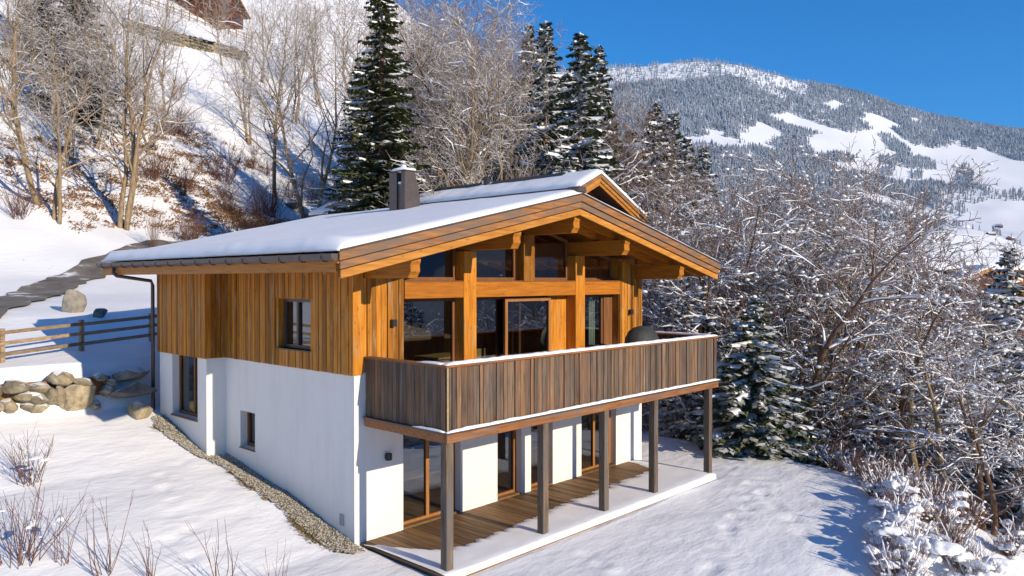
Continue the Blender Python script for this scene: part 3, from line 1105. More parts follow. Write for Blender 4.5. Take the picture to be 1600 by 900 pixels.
# purlins with shaped ends
for x, yb in ((0.32, .3), (3.02, .36), (5.0, .36), (6.98, .36), (9.56, .3)):
    top = zt(x) - .47
    h_ = 0.36
    ye = -1.45
    MB().prism([(ye, top), (yb, top), (yb, top - h_), (ye + .10, top - h_), (ye + .07, top - h_ + .06), (ye + .02, top - h_ + .12), (ye + .03, top - .12), (ye, top - .06)],
               'x', x - .11, x + .11).build('purlin', M['larch_y'], roof, bevel=.006)
# ridge cap
MB().box(XM - .14, XM + .14, YF - .03, YF + .35, ZR + .031, ZR + .17).build('ridge_cap', M['metal'], roof, bevel=.03)
# snow on the roof: thick slab with rounded, uneven eaves
def roof_snow(s):
    xe = XL if s < 0 else XR
    nxs, nys = 40, 84
    V, F = [], []
    def uv(i, j):
        a = i / nxs
        x = xe - s * (0.0 - 0.035) if False else xe + (XM - xe) * a
        y = (YF + .0) + (YB - YF - .03) * j / nys
        return x, y
    T = np.zeros((nxs + 1, nys + 1))
    for i in range(nxs + 1):
        for j in range(nys + 1):
            x, y = uv(i, j)
            ed = abs(x - xe); ef = y - YF; eb = YB - .03 - y
            th = 0.125 * min(1, (ed / .10)) ** .45 * min(1, (ef + .012) / .20) ** .5 * min(1, (eb + .01) / .15) ** .5
            if s < 0: th *= 1 + 0.9 * math.exp(-(ed / .5) ** 2) * min(1, ef / .5)
            th += 0.022 * float(fbm(np.array(x * .9), np.array(y * .9), 8, 3))
            T[i, j] = max(th, 0.03)
    for i in range(nxs + 1):
        for j in range(nys + 1):
            x, y = uv(i, j)
            wob = .05 * float(vnoise(np.array(y * 2.3), np.array(0.3), 7)) + .03 * float(vnoise(np.array(y * 8.3), np.array(0.3), 9)) if i == 0 else 0
            V.append((x + s * (0.02 + wob if i == 0 else 0), y, zt(x) + .012 + T[i, j]))
    nV = len(V)
    for i in range(nxs + 1):
        for j in range(nys + 1):
            x, y = uv(i, j)
            V.append((x, y, zt(x) + .006))
    q = lambda i, j: i * (nys + 1) + j
    for i in range(nxs):
        for j in range(nys):
            F.append((q(i, j), q(i + 1, j), q(i + 1, j + 1), q(i, j + 1)))
    for j in range(nys):
        F.append((q(0, j), q(0, j + 1), nV + q(0, j + 1), nV + q(0, j)))
    for i in range(nxs):
        F.append((q(i, 0), nV + q(i, 0), nV + q(i + 1, 0), q(i + 1, 0)))
        F.append((q(i, nys), q(i + 1, nys), nV + q(i + 1, nys), nV + q(i, nys)))
    mb = MB(); mb.v, mb.f = V, F
    return mb.build('roof_snow', M['snow'], roof, smooth=True)
roof_snow(-1); roof_snow(1)
# downpipe at the back corner
MB().tube([(XL - .05, 8.0, zt(XL) - .15), (XL - .05, 8.0, zt(XL) - .30), (XL + .02, 8.0, zt(XL) - .36), (BX - .12, 8.0, 5.02), (BX - .08, 8.0, 4.9), (BX - .08, 8.0, 1.6)],
          [.045] * 6, 10).build('downpipe', M['metal'], house, smooth=True)
# chimney
ch = MB()
cx0, cx1, cy0, cy1, cz = 4.0, 4.48, 3.42, 4.08, 6.5
ch.box(cx0, cx1, cy0 + .34, cy1, cz, 7.88)
ch.box(cx0 + .04, cx1 - .02, cy0 + .16, cy0 + .34, cz, 7.56)
ch.prism([(cx0, cz), (cx1, cz), (cx1, 7.38), (cx1 - .14, 7.88), (cx0, 7.88)], 'y', cy0, cy0 + .155)
chim = ch.build('chimney', M['metal'], house, bevel=.008)
MB().prism([(cx0 - .015, 6.75), (cx1 + .015, 6.75), (cx1 + .015, 7.30), (cx0 - .015, 7.30)], 'y', cy0 - .012, cy0 - .002).build('metal_panel', M['metal'], chim)
MB().box(cx0 - .03, cx1 + .0, cy0 - .03, cy1 + .03, 7.882, 7.90).build('cap_plate', M['metal'], chim)
cs = MB(); cs.blob(((cx0 + cx1) / 2 - .02, (cy0 + cy1) / 2, 7.93), (.27, .38, .075), 3, .06, 3)
cs.blob((4.2, 3.72, 8.01), (.08, .09, .07), 5, .1, 2)
cs.blob((cx0 + .12, cy0 + .25, 7.585), (.14, .09, .045), 6, .1, 2)
cs.build('snow_cap', M['snow'], chim, smooth=True)

# balcony ----------------------------------------------------------
D, B0, B1 = 2.354, 0.233, 9.75
bal = MB().box(B0 + .03, B1 - .03, -D + .03, -0.035, 2.24, 2.40).build('balcony', M['old_beam'], house)
MB().box(B0 + .04, B1 - .04, -D + .16, -0.035, 2.402, 2.46).build('balcony_floor', M['deck'], bal)
MB().box(B0 - .03, B1 + .03, -D - .045, -D + .028, 2.235, 2.395).build('beam', M['old_beam'], bal, bevel=.008)
MB().box(B0 - .03, B0 + .028, -D + .03, -0.035, 2.235, 2.395).build('beam', M['old_beam'], bal, bevel=.008)
MB().box(B1 - .028, B1 + .03, -D + .03, -0.035, 2.235, 2.395).build('beam', M['old_beam'], bal, bevel=.008)
# ledge under the boards
MB().box(B0 - .07, B1 + .07, -D - .085, -D + .03, 2.398, 2.425).build('ledge', M['metal'], bal)
MB().box(B0 - .07, B0 + .03, -D + .031, -0.035, 2.398, 2.425).build('ledge', M['metal'], bal)
rnd = random.Random(8)
x = B0 + .01
while x < B1 - .03:
    w_ = rnd.choice((0.08, 0.10, 0.12, 0.14))
    x1 = min(x + w_, B1 - .01)
    t_ = rnd.uniform(.016, .044)
    board(bal, x, x1, -D + .044 - t_ - .02, -D + .03, 2.43, 3.53, unit_old)
    x = x1 + rnd.uniform(.009, .015)
for xa, sgn in ((B0, 1), (B1, -1)):
    y = -D + .04
    while y < -.06:
        y1 = min(y + rnd.choice((0.09, 0.11, 0.13)), -.04)
        t_ = rnd.uniform(.022, .032)
        a, b = sorted((xa, xa + sgn * t_))
        board(bal, a, b, y, y1, 2.43, 3.53, unit_old)
        y = y1 + rnd.uniform(.005, .010)
MB().box(B0 - .012, B0 + .012, -D - .034, -D - .022, 2.43, 3.53).build('corner_strip', M['oak'], bal)
for k in range(10):
    xx = B0 + .12 + k * (B1 - B0 - .24) / 9
    MB().box(xx - .035, xx + .035, -D + .04, -D + .10, 2.46, 3.53).build('baluster', M['old_post'], bal)
MB().box(B0 - .04, B1 + .04, -D - .045, -D + .13, 3.535, 3.575).build('handrail', M['old_beam'], bal, bevel=.006)
MB().box(B0 - .04, B0 + .13, -D + .131, -0.04, 3.535, 3.575).build('handrail', M['old_beam'], bal, bevel=.006)
MB().box(B1 - .13, B1 + .04, -D + .131, -0.04, 3.535, 3.575).build('handrail', M['old_beam'], bal, bevel=.006)


def snow_strip(path, w, h, seed, name, parent, step=0.12, lo=0.75):
    """rounded ridge of snow lying along a rail"""
    rnd = random.Random(seed)
    V, F = [], []
    pts = []
    for a, b in zip(path[:-1], path[1:]):
        a, b = Vector(a), Vector(b)
        m_ = max(2, int((b - a).length / step))
        for k in range(m_): pts.append(a.lerp(b, k / m_))
    pts.append(Vector(path[-1]))
    prof = [(-.5, 0), (-.49, .5), (-.36, .88), (0, 1.0), (.36, .88), (.49, .5), (.5, 0)]
    for i, p in enumerate(pts):
        t = (pts[min(i + 1, len(pts) - 1)] - pts[max(i - 1, 0)]).normalized()
        nn = Vector((-t.y, t.x, 0))
        kk = rnd.uniform(lo, 1.12)
        e = min(1, .25 + min(i, len(pts) - 1 - i) * .5)
        for (a, c) in prof:
            q = p + nn * (a * w * (1 + rnd.uniform(-.05, .05)))
            V.append((q.x, q.y, q.z + c * h * kk * e))
    m_ = len(prof)
    for i in range(len(pts) - 1):
        for k in range(m_ - 1):
            F.append((i * m_ + k, i * m_ + k + 1, (i + 1) * m_ + k + 1, (i + 1) * m_ + k))
    F.append(tuple(range(m_))); F.append(tuple(range(len(V) - 1, len(V) - m_ - 1, -1)))
    mb = MB(); mb.v, mb.f = V, F
    return mb.build(name, M['snow'], parent, smooth=True)


snow_strip([(B0 - .02, -D + .045, 3.578), (B1 + .03, -D + .045, 3.578)], .155, .055, 3, 'rail_snow', bal)
snow_strip([(B0 + .045, -1.55, 3.578), (B0 + .045, -D + .09, 3.578)], .13, .035, 4, 'rail_snow', bal, lo=.5)
snow_strip([(B1 - .045, -0.1, 3.578), (B1 - .045, -D + .09, 3.578)], .14, .05, 5, 'rail_snow', bal)
snow_strip([(B0 - .05, -D - .043, 2.427), (B1 + .06, -D - .043, 2.427)], .078, .05, 6, 'ledge_snow', bal)
snow_strip([(B0 - .035, -1.5, 2.427), (B0 - .035, -D - .0, 2.427)], .06, .04, 7, 'ledge_snow', bal)
for x in (B0, 2.775, 4.80, 6.765, 9.365):
    post = MB().box(x, x + .165, -D, -D + .165, -0.12, 2.232).build('post', M['old_post'], bal, bevel=.01)

# deck -------------------------------------------------------------
deck = empty('wooden_deck', (0, 0, 0))
tag(deck, 'brown plank terrace deck under the balcony with snow along its outer edge', 'deck')
rnd = random.Random(31)
x = 0.14
while x < 9.35:
    x1 = x + 0.132
    board(deck, x, x1, -2.42 + rnd.uniform(-.004, .004), -0.004, -0.045, 0 + rnd.uniform(-.003, .002), unit_deck, 'plank')
    x = x1 + 0.009
MB().box(0.13, 9.37, -2.455, -2.43, -0.15, -0.004).build('edge_board', M['deck'], deck)
MB().box(0.15, 9.35, -2.4, -0.02, -0.16, -0.05).build('frame', M['black'], deck)
mx = [0.14, 0.30, 0.43, 0.7, 1.1, 1.62, 2.84, 4.28, 6.29, 8.19, 8.75, 8.95, 9.1, 9.5, 9.8, 10.2]
my = [-0.10, -0.32, -0.75, -1.25, -1.48, -1.58, -1.46, -1.28, -1.18, -1.04, -1.0, -0.75, -0.12, 0.0, 0.0, 0.0]
V, F = [], []
nxs, nys = 330, 14
rnd = random.Random(6)
jag = 0
for i in range(nxs + 1):
    x = 0.10 + (9.42 - 0.10) * i / nxs
    pl = int((x - 0.14) / 0.141)
    pr = random.Random(pl * 7 + 1).uniform(-.11, .11)
    fr_ = ((x - .14) / .141) % 1
    ye = np.interp(x, mx, my) + pr * (0.4 + 0.6 * math.sin(math.pi * fr_)) + rnd.uniform(-.02, .02)
    if x > 9.08: ye = -0.02
    for j in range(nys + 1):
        a = j / nys
        y = -2.52 + (ye + 2.52) * a
        th = 0.045 * min(1, (1 - a) * 6) ** .6 * min(1, .5 + a * 4) + 0.012 * float(fbm(np.array(x * 3), np.array(y * 3), 3, 2))
        V.append((x, y, 0.002 + max(th, 0.001)))
for i in range(nxs):
    for j in range(nys):
        a = i * (nys + 1) + j
        F.append((a, a + nys + 1, a + nys + 2, a + 1))
nb = len(V)
for i in range(nxs + 1):
    q = V[i * (nys + 1)]
    V.append((q[0], q[1] - .01, -0.06 - .03 * (i / nxs)))
for i in range(nxs):
    F.append((i * (nys + 1), nb + i, nb + i + 1, (i + 1) * (nys + 1)))
mb = MB(); mb.v, mb.f = V, F
mb.build('snow_sheet', M['snow'], deck, smooth=True, fix=False)

# barbecue under its cover, on the balcony
bb = empty('barbecue', (8.05, -1.15, 2.462), 0.2)
bb.scale = (1.15, 1.1, 1.13)
tag(bb, 'barbecue under a dark fabric cover on the balcony', 'barbecue')
V, F = [], []
ns = 28
prof = [(0.46, 0.0), (0.47, .25), (0.45, .55), (0.46, .80), (0.43, .98), (0.34, 1.13), (0.20, 1.21), (0.06, 1.24)]
for (r_, z_) in prof:
    for k in range(ns):
        an = 2 * math.pi * k / ns
        f_ = 1 + (0.07 * math.sin(k * 2.9 + z_) + 0.04 * math.sin(k * 5.3)) * (1.15 - z_ * .6)
        V.append((math.cos(an) * r_ * f_ * 1.15, math.sin(an) * r_ * f_ * .8, z_))
for i in range(len(prof) - 1):
    for k in range(ns):
        F.append((i * ns + k, i * ns + (k + 1) % ns, (i + 1) * ns + (k + 1) % ns, (i + 1) * ns + k))
F.append(tuple((len(prof) - 1) * ns + k for k in range(ns)))
mb = MB(); mb.v, mb.f = V, F
mb.build('cover', M['cover'], bb, smooth=True)
MB().box(-.4, .4, -.25, .25, 0.0, 0.05).build('base', M['black'], bb)

# things seen through the panes
tb = empty('dining_table', (3.9, 1.75, 2.482), 0.08)
tag(tb, 'light oak dining table behind the open sliding door upstairs', 'table')
MB().box(-.85, .85, -.42, .42, .70, .745).build('table_top', M['oak'], tb, bevel=.006)
for sx in (-1, 1):
    for sy in (-1, 1):
        MB().box(sx * .78 - .035, sx * .78 + .035, sy * .36 - .035, sy * .36 + .035, 0, .70).build('leg', M['oak'], tb)


def chair(x, y, rz, label):
    c = empty('chair', (x, y, 2.482), rz)
    tag(c, label, 'chair', 'dining chairs behind the upstairs glass')
    MB().box(-.22, .22, -.22, .22, .44, .47).build('seat', M['oak'], c, bevel=.01)
    MB().box(-.22, .22, .19, .22, .62, .92).build('backrest', M['oak'], c, bevel=.01)
    for sx in (-1, 1):
        MB().box(sx * .2 - .018, sx * .2 + .018, -.2, -.164, 0, .44).build('leg', M['oak'], c)
        MB().box(sx * .2 - .018, sx * .2 + .018, .18, .216, 0, .62).build('leg', M['oak'], c)
    return c


chair(4.25, 1.15, math.pi, 'oak chair behind the open sliding door, nearest to the wooden column')
chair(1.85, 1.35, math.pi * .9, 'oak chair behind the leftmost upstairs window')
t2 = empty('side_table', (1.75, 2.0, 2.482))
tag(t2, 'dark low table behind the leftmost upstairs window', 'table')
MB().box(-.6, .6, -.35, .35, .66, .71).build('table_top', M['inside'], t2)
for sx in (-1, 1):
    MB().box(sx * .55 - .03, sx * .55 + .03, -.3, .3, 0, .66).build('leg', M['inside'], t2)
orn = empty('ornament', (1.75, 1.0, -0.018))
tag(orn, 'tall pale candle stand behind the ground floor glass door', 'ornament')
om = MB()
om.tube([(0, 0, .05), (0, 0, 1.25)], [.012, .012], 6)
for k in range(7): om.blob((0, 0, .3 + k * .14), (.035, .035, .05), k, .1, 1)
om.build('stand', M['white_thing'], orn)
MB().tube([(0, 0, 0), (0, 0, .05)], [.12, .10], 12).build('foot', M['white_thing'], orn)

# gravel strip along the plinth --------------------------------------
V, F = [], []
path = [(0.0, -0.25), (0.0, 2.5), (0.0, 5.0), (-.10, 5.17), (BX, 5.3), (BX, 6.5), (BX, 8.0)]
gr_in = lambda y: 0.02 if y < 5.10 else BX + .02
def gr_out(y):
    return np.interp(y, [-.4, 0, 2.2, 4.4, 5.2, 6.4, 7.0, 7.6], [-.30, -.50, -.46, -.44, -.62, -.84, -.86, -.7]) + .07 * float(fbm(np.array(y * 2.7), np.array(1.5), 4, 3))
rows = np.arange(-0.35, 7.6, 0.06)
for y in rows:
    xi, xo = gr_in(y), gr_out(y)
    for k in range(7):
        x = xi + (xo - xi) * k / 6
        zc = ground_z(-0.3, y) * .5 + ground_z(-.7, y) * .5
        V.append((x, y, max(ground_z(min(x, -.02), y), zc - .05) + (0.035 if 0 < k < 6 else -.02)))
for i in range(len(rows) - 1):
    for k in range(6):
        a = i * 7 + k
        F.append((a, a + 1, a + 8, a + 7))
mb = MB(); mb.v, mb.f = V, F
grav = mb.build('gravel', M['gravel'], None, fix=False)
tag(grav, 'strip of tan gravel along the foot of the white side wall', 'gravel', kind='stuff')
rnd = random.Random(12)
pm = MB()
for _ in range(5200):
    y = round(rnd.uniform(-.35, 7.55), 2)
    xi, xo = gr_in(y) - .02, gr_out(y)
    a = rnd.random()
    x = round(xi + (xo - .03 - xi) * a, 2)
    zc = ground_z(-0.3, y) * .5 + ground_z(-.7, y) * .5
    z = max(ground_z(min(x, -.02), y), zc - .05) + .045
    r_ = rnd.uniform(.011, .026)
    vs, fs = OCT if 'OCT' in globals() else (None, None)
    if vs is None:
        OCT = ([(1, 0, 0), (-1, 0, 0), (0, 1, 0), (0, -1, 0), (0, 0, .7), (0, 0, -.7)],
               [(0, 2, 4), (2, 1, 4), (1, 3, 4), (3, 0, 4), (2, 0, 5), (1, 2, 5), (3, 1, 5), (0, 3, 5)])
        vs, fs = OCT
    ca, sa = math.cos(a * 77), math.sin(a * 77)
    sx, sy = rnd.uniform(.7, 1.4), rnd.uniform(.7, 1.4)
    pm.add([(x + (v[0] * ca * sx - v[1] * sa * sy) * r_, y + (v[0] * sa * sx + v[1] * ca * sy) * r_, z + v[2] * r_) for v in vs], fs)
pb = pm.build('pebble', M['pebble'], grav, fix=False)
pb['kind'] = 'stuff'
# tufts of dead grass at the gravel's edge
gm = MB()
for (y, s_) in ((0.75, 1.0), (1.0, .9), (1.3, .6), (0.5, .8), (3.1, .7), (3.5, .6), (4.0, .5), (2.4, .35), (6.9, .6)):
    xo = gr_out(y)
    for k in range(int(170 * s_)):
        x = xo + rnd.gauss(0.0, .09) * s_
        yy = y + rnd.gauss(0, .17) * s_
        z = ground_z(x, yy)
        an = rnd.uniform(0, 6.28); ln = rnd.uniform(.05, .16)
        dx, dy = math.cos(an) * ln, math.sin(an) * ln
        wx, wy = -math.sin(an) * .010, math.cos(an) * .010
        gm.add([(x - wx, yy - wy, z + .01), (x + wx, yy + wy, z + .01), (x + dx, yy + dy, z + rnd.uniform(.03, .08))], [(0, 1, 2)])
tag(gm.build('dead_grass', M['moss'], None, fix=False), 'tufts of yellow dead grass at the outer edge of the gravel strip', 'grass', kind='stuff')

# ------------------------------------------------------------------ rocks, stone wall, fences
def rock_mesh(name, size, seed, mat, sub=2, rough=.16, flat=True):
    rnd = random.Random(seed)
    vs, fs = ICO[sub]
    planes = [(Vector((rnd.gauss(0, 1), rnd.gauss(0, 1), rnd.gauss(0, 1))).normalized(), rnd.uniform(.5, .86)) for _ in range(13)]
    out = []
    for v in vs:
        q = Vector(v) * (1 + rnd.uniform(-rough, rough) * .5)
        for nn, dd in planes:
            e = q.dot(nn) - dd
            if e > 0: q -= nn * e * .9
        out.append((q.x * size[0], q.y * size[1], q.z * size[2]))
    mb = MB(); mb.v, mb.f = out, list(fs)
    return mb.mesh(name, mat)


def rock(name, x, y, size, seed, label=None, parent=None, mat='stone', dz=0.0, rz=0.0, cat='rock', z=None):
    o = link(name, rock_mesh(name, size, seed, M[mat], 3 if label else 2), parent)
    o.location = (x, y, (ground_z(x, y) if z is None else z) + dz)
    o.rotation_euler = (0, 0, rz)
    if label: tag(o, label, cat)
    return o


wallE = empty('stone_wall', (-2.4, 8.5, 2.2))
tag(wallE, 'low wall of stacked tan boulders under the snow left of the house', 'stone wall')
def stone(u, v, w, h_, seed, mat='stone', y=8.28, dep=.32):
    """a boulder of the wall: bearing, height band and size in metres"""
    s = (u - 800) / 1187.5
    d = (y - CAM.y) / (FW.y + RT.y * s)
    x = CAM.x + (FW.x + RT.x * s) * d
    z = height_of(v, d)
    o = link('stone', rock_mesh('stone', (w / 2 * 1.16, dep, h_ / 2 * 1.18), seed, M[mat], 2), wallE)
    o.location = (x + 2.4, y - 8.5 + dep * .2, z - 2.2)
    o.rotation_euler = (0, random.Random(seed).uniform(-.12, .12), random.Random(seed).uniform(-.2, .2))
k_ = 17.3 / 1187.5 * 1.2
for i, (u, v, wp, hp_) in enumerate(((22, 606, 34, 20), (60, 606, 30, 16), (94, 593, 34, 22), (130, 596, 42, 14), (35, 621, 26, 18), (12, 634, 22, 20), (58, 624, 36, 22),
                                     (78, 618, 22, 26), (93, 617, 18, 26), (123, 622, 48, 42), (105, 628, 18, 26), (43, 636, 20, 14), (155, 590, 18, 14), (62, 636, 26, 16),
                                     (148, 634, 22, 18), (168, 612, 20, 16), (172, 598, 14, 12), (-10, 612, 30, 24), (-14, 634, 26, 22))):
    stone(u, v, wp * k_, hp_ * k_, 100 + i, 'stone', 8.28 + (.05 if i % 3 else 0))
bk = MB().box(-6.5, 1.0, -.02, .12, -.75, .42).build('dark_gap_backing', M['litter'], wallE)  # brown slab added behind the stones, its colour stands in for shaded crevices
rock('boulder', -0.95, 8.30, (.50, .42, .20), 41, 'long flat grey boulder leaning at the house corner, upper of two', None, 'stone_grey', z=2.62, rz=.1)
rock('boulder', -1.0, 8.05, (.66, .42, .24), 42, 'wide grey slab boulder beside the stone wall at the house corner', None, 'stone_grey', z=2.24, rz=.05)
rock('boulder', -0.98, 7.72, (.36, .34, .30), 43, 'rounded brown boulder lying lowest at the house corner', None, 'stone', z=1.72)
rx, ry = spot(113, 24.5)
rock('boulder', rx, ry, (.42, .40, .52), 44, 'upright grey boulder standing in the snow behind the fence', None, 'stone_grey', dz=.25)
rock('boulder', rx + .48, ry - 1.0, (.28, .24, .2), 45, 'small grey stone beside the upright boulder behind the fence', None, 'stone_grey', dz=.12)
for i, (u, d, s_) in enumerate(((417, 46, .55), (455, 60, .8), (520, 54, .9))):
    x, y = spot(u, d)
    rock('boulder', x, y, (s_, s_ * .8, s_ * .6), 60 + i, ('tan stone lying in the snow on the slope above the chalet roof', 'shaded rock on the upper slope between bare trees',
         'dark rock outcrop on the slope left of the tall spruce')[i], None, 'stone', dz=.1)

fence = empty('fence', (-2.4, 10.1, 3.0))
tag(fence, 'three rail wooden fence above the stone wall left of the house', 'fence')
fpts = [(-6.2, 8.75), (-3.46, 9.66), (-1.46, 10.40), (0.6, 11.0), (3.0, 11.5)]
for i, (x, y) in enumerate(fpts):
    z = ground_z(x, y)
    o = MB().box(-.055, .055, -.05, .05, -.4, .80).build('post', M['fence'], fence, bevel=.008)
    o.location = (x + 2.4, y - 10.1, z - 3.0 + .03)
    o.rotation_euler = (0, 0, .3)
for i in range(len(fpts) - 1):
    (xa, ya), (xb, yb) = fpts[i], fpts[i + 1]
    zg = (ground_z(xa, ya) + ground_z(xb, yb)) / 2
    for k, z in enumerate((zg + .19, zg + .46, zg + .72)):
        dx, dy = xb - xa, yb - ya
        L = math.hypot(dx, dy)
        o = MB().box(-L / 2 - .05, L / 2 + .05, -.085, -.05, -.045, .045).build('rail', M['fence'], fence, bevel=.006)
        o.location = ((xa + xb) / 2 + 2.4, (ya + yb) / 2 - 10.1, z - 3.0 + .012 * (i % 2))
        o.rotation_euler = (0, -math.atan2(ground_z(xb, yb) - ground_z(xa, ya), L), math.atan2(dy, dx))

# brown leaf litter and bare earth showing through on the slope
rnd = random.Random(77)
lm = MB()
cnt = 0
while cnt < 1000:
    u, d = (rnd.uniform(-60, 560), rnd.uniform(38, 68)) if cnt % 3 else (rnd.gauss(430, 70), rnd.uniform(42, 64))
    x, y = spot(u, d)
    if y < 26 + .3 * max(x, 0): continue
    if float(fbm(np.array(x / 5), np.array(y / 5), 12, 2)) < -0.02 + rnd.uniform(-.25, .1): continue
    z = ground_z(x, y)
    s_ = rnd.uniform(.10, .30) * (2.4 if rnd.random() < .16 else 1)
    for k in range(int(30 + 130 * s_)):
        px, py = x + rnd.gauss(0, s_ * 1.2), y + rnd.gauss(0, s_ * .8)
        pz = z + (py - y) * .55 + rnd.uniform(-.02, .30 * s_ + .05)
        a = [Vector((rnd.gauss(0, 1), rnd.gauss(0, 1), rnd.gauss(0, .8))).normalized() * rnd.uniform(.05, .13) for _ in range(3)]
        lm.add([(px + q.x, py + q.y, pz + q.z) for q in a], [(0, 1, 2)])
    cnt += 1
tag(lm.build('leaf_litter', M['litter'], None, fix=False), 'brown clumps of dead leaves poking through snow on the steep slope', 'leaves', kind='stuff')

# ------------------------------------------------------------------ other buildings
def gable_house(name, label, cx, cy, w, l, eave, rise, base, rz, wall_m, over=.5, panels=False, gable_m=None, windows=True):
    """small chalet: ridge along its own y axis"""
    h = empty(name, (cx, cy, base), rz)
    tag(h, label, 'house')
    MB().prism([(-w / 2, -3), (w / 2, -3), (w / 2, eave - .15), (0, eave + rise - .15), (-w / 2, eave - .15)], 'y', -l / 2 + over, l / 2 - over).build('wall', wall_m, h)
    rf_ = MB()
    sl = rise / (w / 2)
    for s in (-1, 1):
        xe = s * (w / 2 + over)
        rf_.prism([(xe, eave - sl * over), (0, eave + rise), (0, eave + rise - .16), (xe, eave - sl * over - .16)], 'y', -l / 2, l / 2)
    rf_ = rf_.build('roof', M['dark_wood'] if gable_m is None else gable_m, h)
    for s in (-1, 1):
        xe = s * (w / 2 + over)
        mb = MB()
        V, F = [], []
        NX, NY = 8, 26
        for i in range(NX + 1):
            for j in range(NY + 1):
                x = xe * (1 - i / NX); y = -l / 2 - .02 + (l + .04) * j / NY
                th = .24 + .07 * float(vnoise(np.array(y * 1.3 + 9), np.array(x * 1.3), 5))
                if i == 0 or j in (0, NY): th *= .65
                V.append((x, y, eave + rise - sl * abs(x) + th))
        for i in range(NX):
            for j in range(NY):
                a = i * (NY + 1) + j
                F.append((a, a + 1, a + NY + 2, a + NY + 1))
        nb = len(V)
        for j in range(NY + 1): V.append((xe, -l / 2 - .02 + (l + .04) * j / NY, eave - sl * over + .01))
        for j in range(NY): F.append((j, nb + j, nb + j + 1, j + 1))
        nb2 = len(V)
        for jj in (0, NY):
            for i in range(NX + 1):
                x = xe * (1 - i / NX)
                V.append((x, -l / 2 - .02 + (l + .04) * jj / NY, eave + rise - sl * abs(x) + .01))
        for q, jj in enumerate((0, NY)):
            for i in range(NX):
                F.append((i * (NY + 1) + jj, (i + 1) * (NY + 1) + jj, nb2 + q * (NX + 1) + i + 1, nb2 + q * (NX + 1) + i))
        mb.v, mb.f = V, F
        mb.build('roof_snow', M['snow'], rf_, smooth=True)
        # barge boards
        for yy in (-l / 2 - .06,):
            MB().prism([(xe, eave - sl * over + .0), (0, eave + rise), (0, eave + rise - .30), (xe, eave - sl * over - .26)], 'y', yy, yy + .05).build('barge_board', M['barge_light'], rf_)
    if windows:
        for x in (-w / 4, w / 4):
            f = MB().box(x - .5, x + .5, -l / 2 + over - .05, -l / 2 + over - .003, eave - 2.0, eave - .8).build('window', M['frame'], h)
            g_ = MB(); g_.add([(x - .42, -l / 2 + over - .056, eave - 1.92), (x + .42, -l / 2 + over - .056, eave - 1.92), (x + .42, -l / 2 + over - .056, eave - .88), (x - .42, -l / 2 + over - .056, eave - .88)], [(0, 1, 2, 3)])
            g_.build('pane', M['glass'], f, fix=False)
    return h


# the neighbour right behind: its ridge shows above our roof
nbh = empty('house', (17.4, 16.2, 2.08))
tag(nbh, 'neighbouring wooden house with solar panels on its snowy roof behind the chalet', 'house')
NXL, NXR, NXM, NZR, NSL = -2.2, 2.6, -0.75, 7.32, 0.47
NY0, NY1 = -9.7, 9.7
MB().prism([(NXL + .5, -5), (NXR - .4, -5), (NXR - .4, NZR - NSL * (NXR - .4 - NXM) - .2), (NXM, NZR - .2), (NXL + .5, NZR - NSL * (NXM - NXL - .5) - .2)], 'y', NY0 + 1.1, NY1 - .6).build('wall', M['larch_v'], nbh)
nroof = MB()
for xe in (NXL, NXR):
    ze = NZR - NSL * abs(xe - NXM)
    nroof.prism([(xe, ze), (NXM, NZR), (NXM, NZR - .16), (xe, ze - .16)], 'y', NY0, NY1)
nroof = nroof.build('roof', M['metal'], nbh)
for xe in (NXL, NXR):
    s = 1 if xe > NXM else -1
    ze = NZR - NSL * abs(xe - NXM)
    for k, (d0, d1, yy) in enumerate(((0, .18, NY0 - .05), (.17, .34, NY0 + .0), (.33, .48, NY0 + .05))):
        MB().prism([(xe, ze - d0), (NXM, NZR - d0), (NXM, NZR - d1), (xe, ze - d1)], 'y', yy - .0, yy + .048).build('barge_board', M['barge_light'] if k else M['barge'], nroof)
    V, F = [], []
    NX, NY = 10, 90
    for i in range(NX + 1):
        for j in range(NY + 1):
            a = i / NX
            x = xe + (NXM - xe) * a; y = NY0 - .06 + (NY1 - NY0 + .06) * j / NY
            th = .20 + .05 * float(vnoise(np.array(y * 2.2 + 3), np.array(x * 1.3), 5))
            if i == 0: th *= .55 + .3 * random.Random(j).random()
            if j == 0: th *= .6
            V.append((x, y, NZR - NSL * abs(x - NXM) + th))
    for i in range(NX):
        for j in range(NY):
            a = i * (NY + 1) + j
            F.append((a, a + 1, a + NY + 2, a + NY + 1))
    nb = len(V)
    for j in range(NY + 1): V.append((xe, NY0 + (NY1 - NY0) * j / NY, ze + .01))
    for j in range(NY): F.append((j, nb + j, nb + j + 1, j + 1))
    nb = len(V)
    for i in range(NX + 1):
        x = xe + (NXM - xe) * i / NX
        V.append((x, NY0 - .06, NZR - NSL * abs(x - NXM) + .01))
    for i in range(NX): F.append((i * (NY + 1), (i + 1) * (NY + 1), nb + i + 1, nb + i))
    mb = MB(); mb.v, mb.f = V, F
    mb.build('roof_snow', M['snow'], nroof, smooth=True)
for (y0_, y1_, a0_, a1_) in ((3.0, 8.6, .25, .75), (-3.0, 1.6, .74, .90), (-8.0, -3.8, .74, .90)):
    x0_, x1_ = NXL + (NXM - NXL) * a0_, NXL + (NXM - NXL) * a1_
    z0_, z1_ = NZR - NSL * (NXM - x0_) + .27, NZR - NSL * (NXM - x1_) + .27
    mb = MB(); mb.prism([(x0_, z0_), (x1_, z1_), (x1_, z1_ - .05), (x0_, z0_ - .05)], 'y', y0_, y1_)
    mb.build('solar_panel', M['black'], nroof)
MB().box(-1.15, -.9, -3.55, -3.3, 6.9, 7.75).build('vent_pipe', M['black'], nbh, bevel=.03)

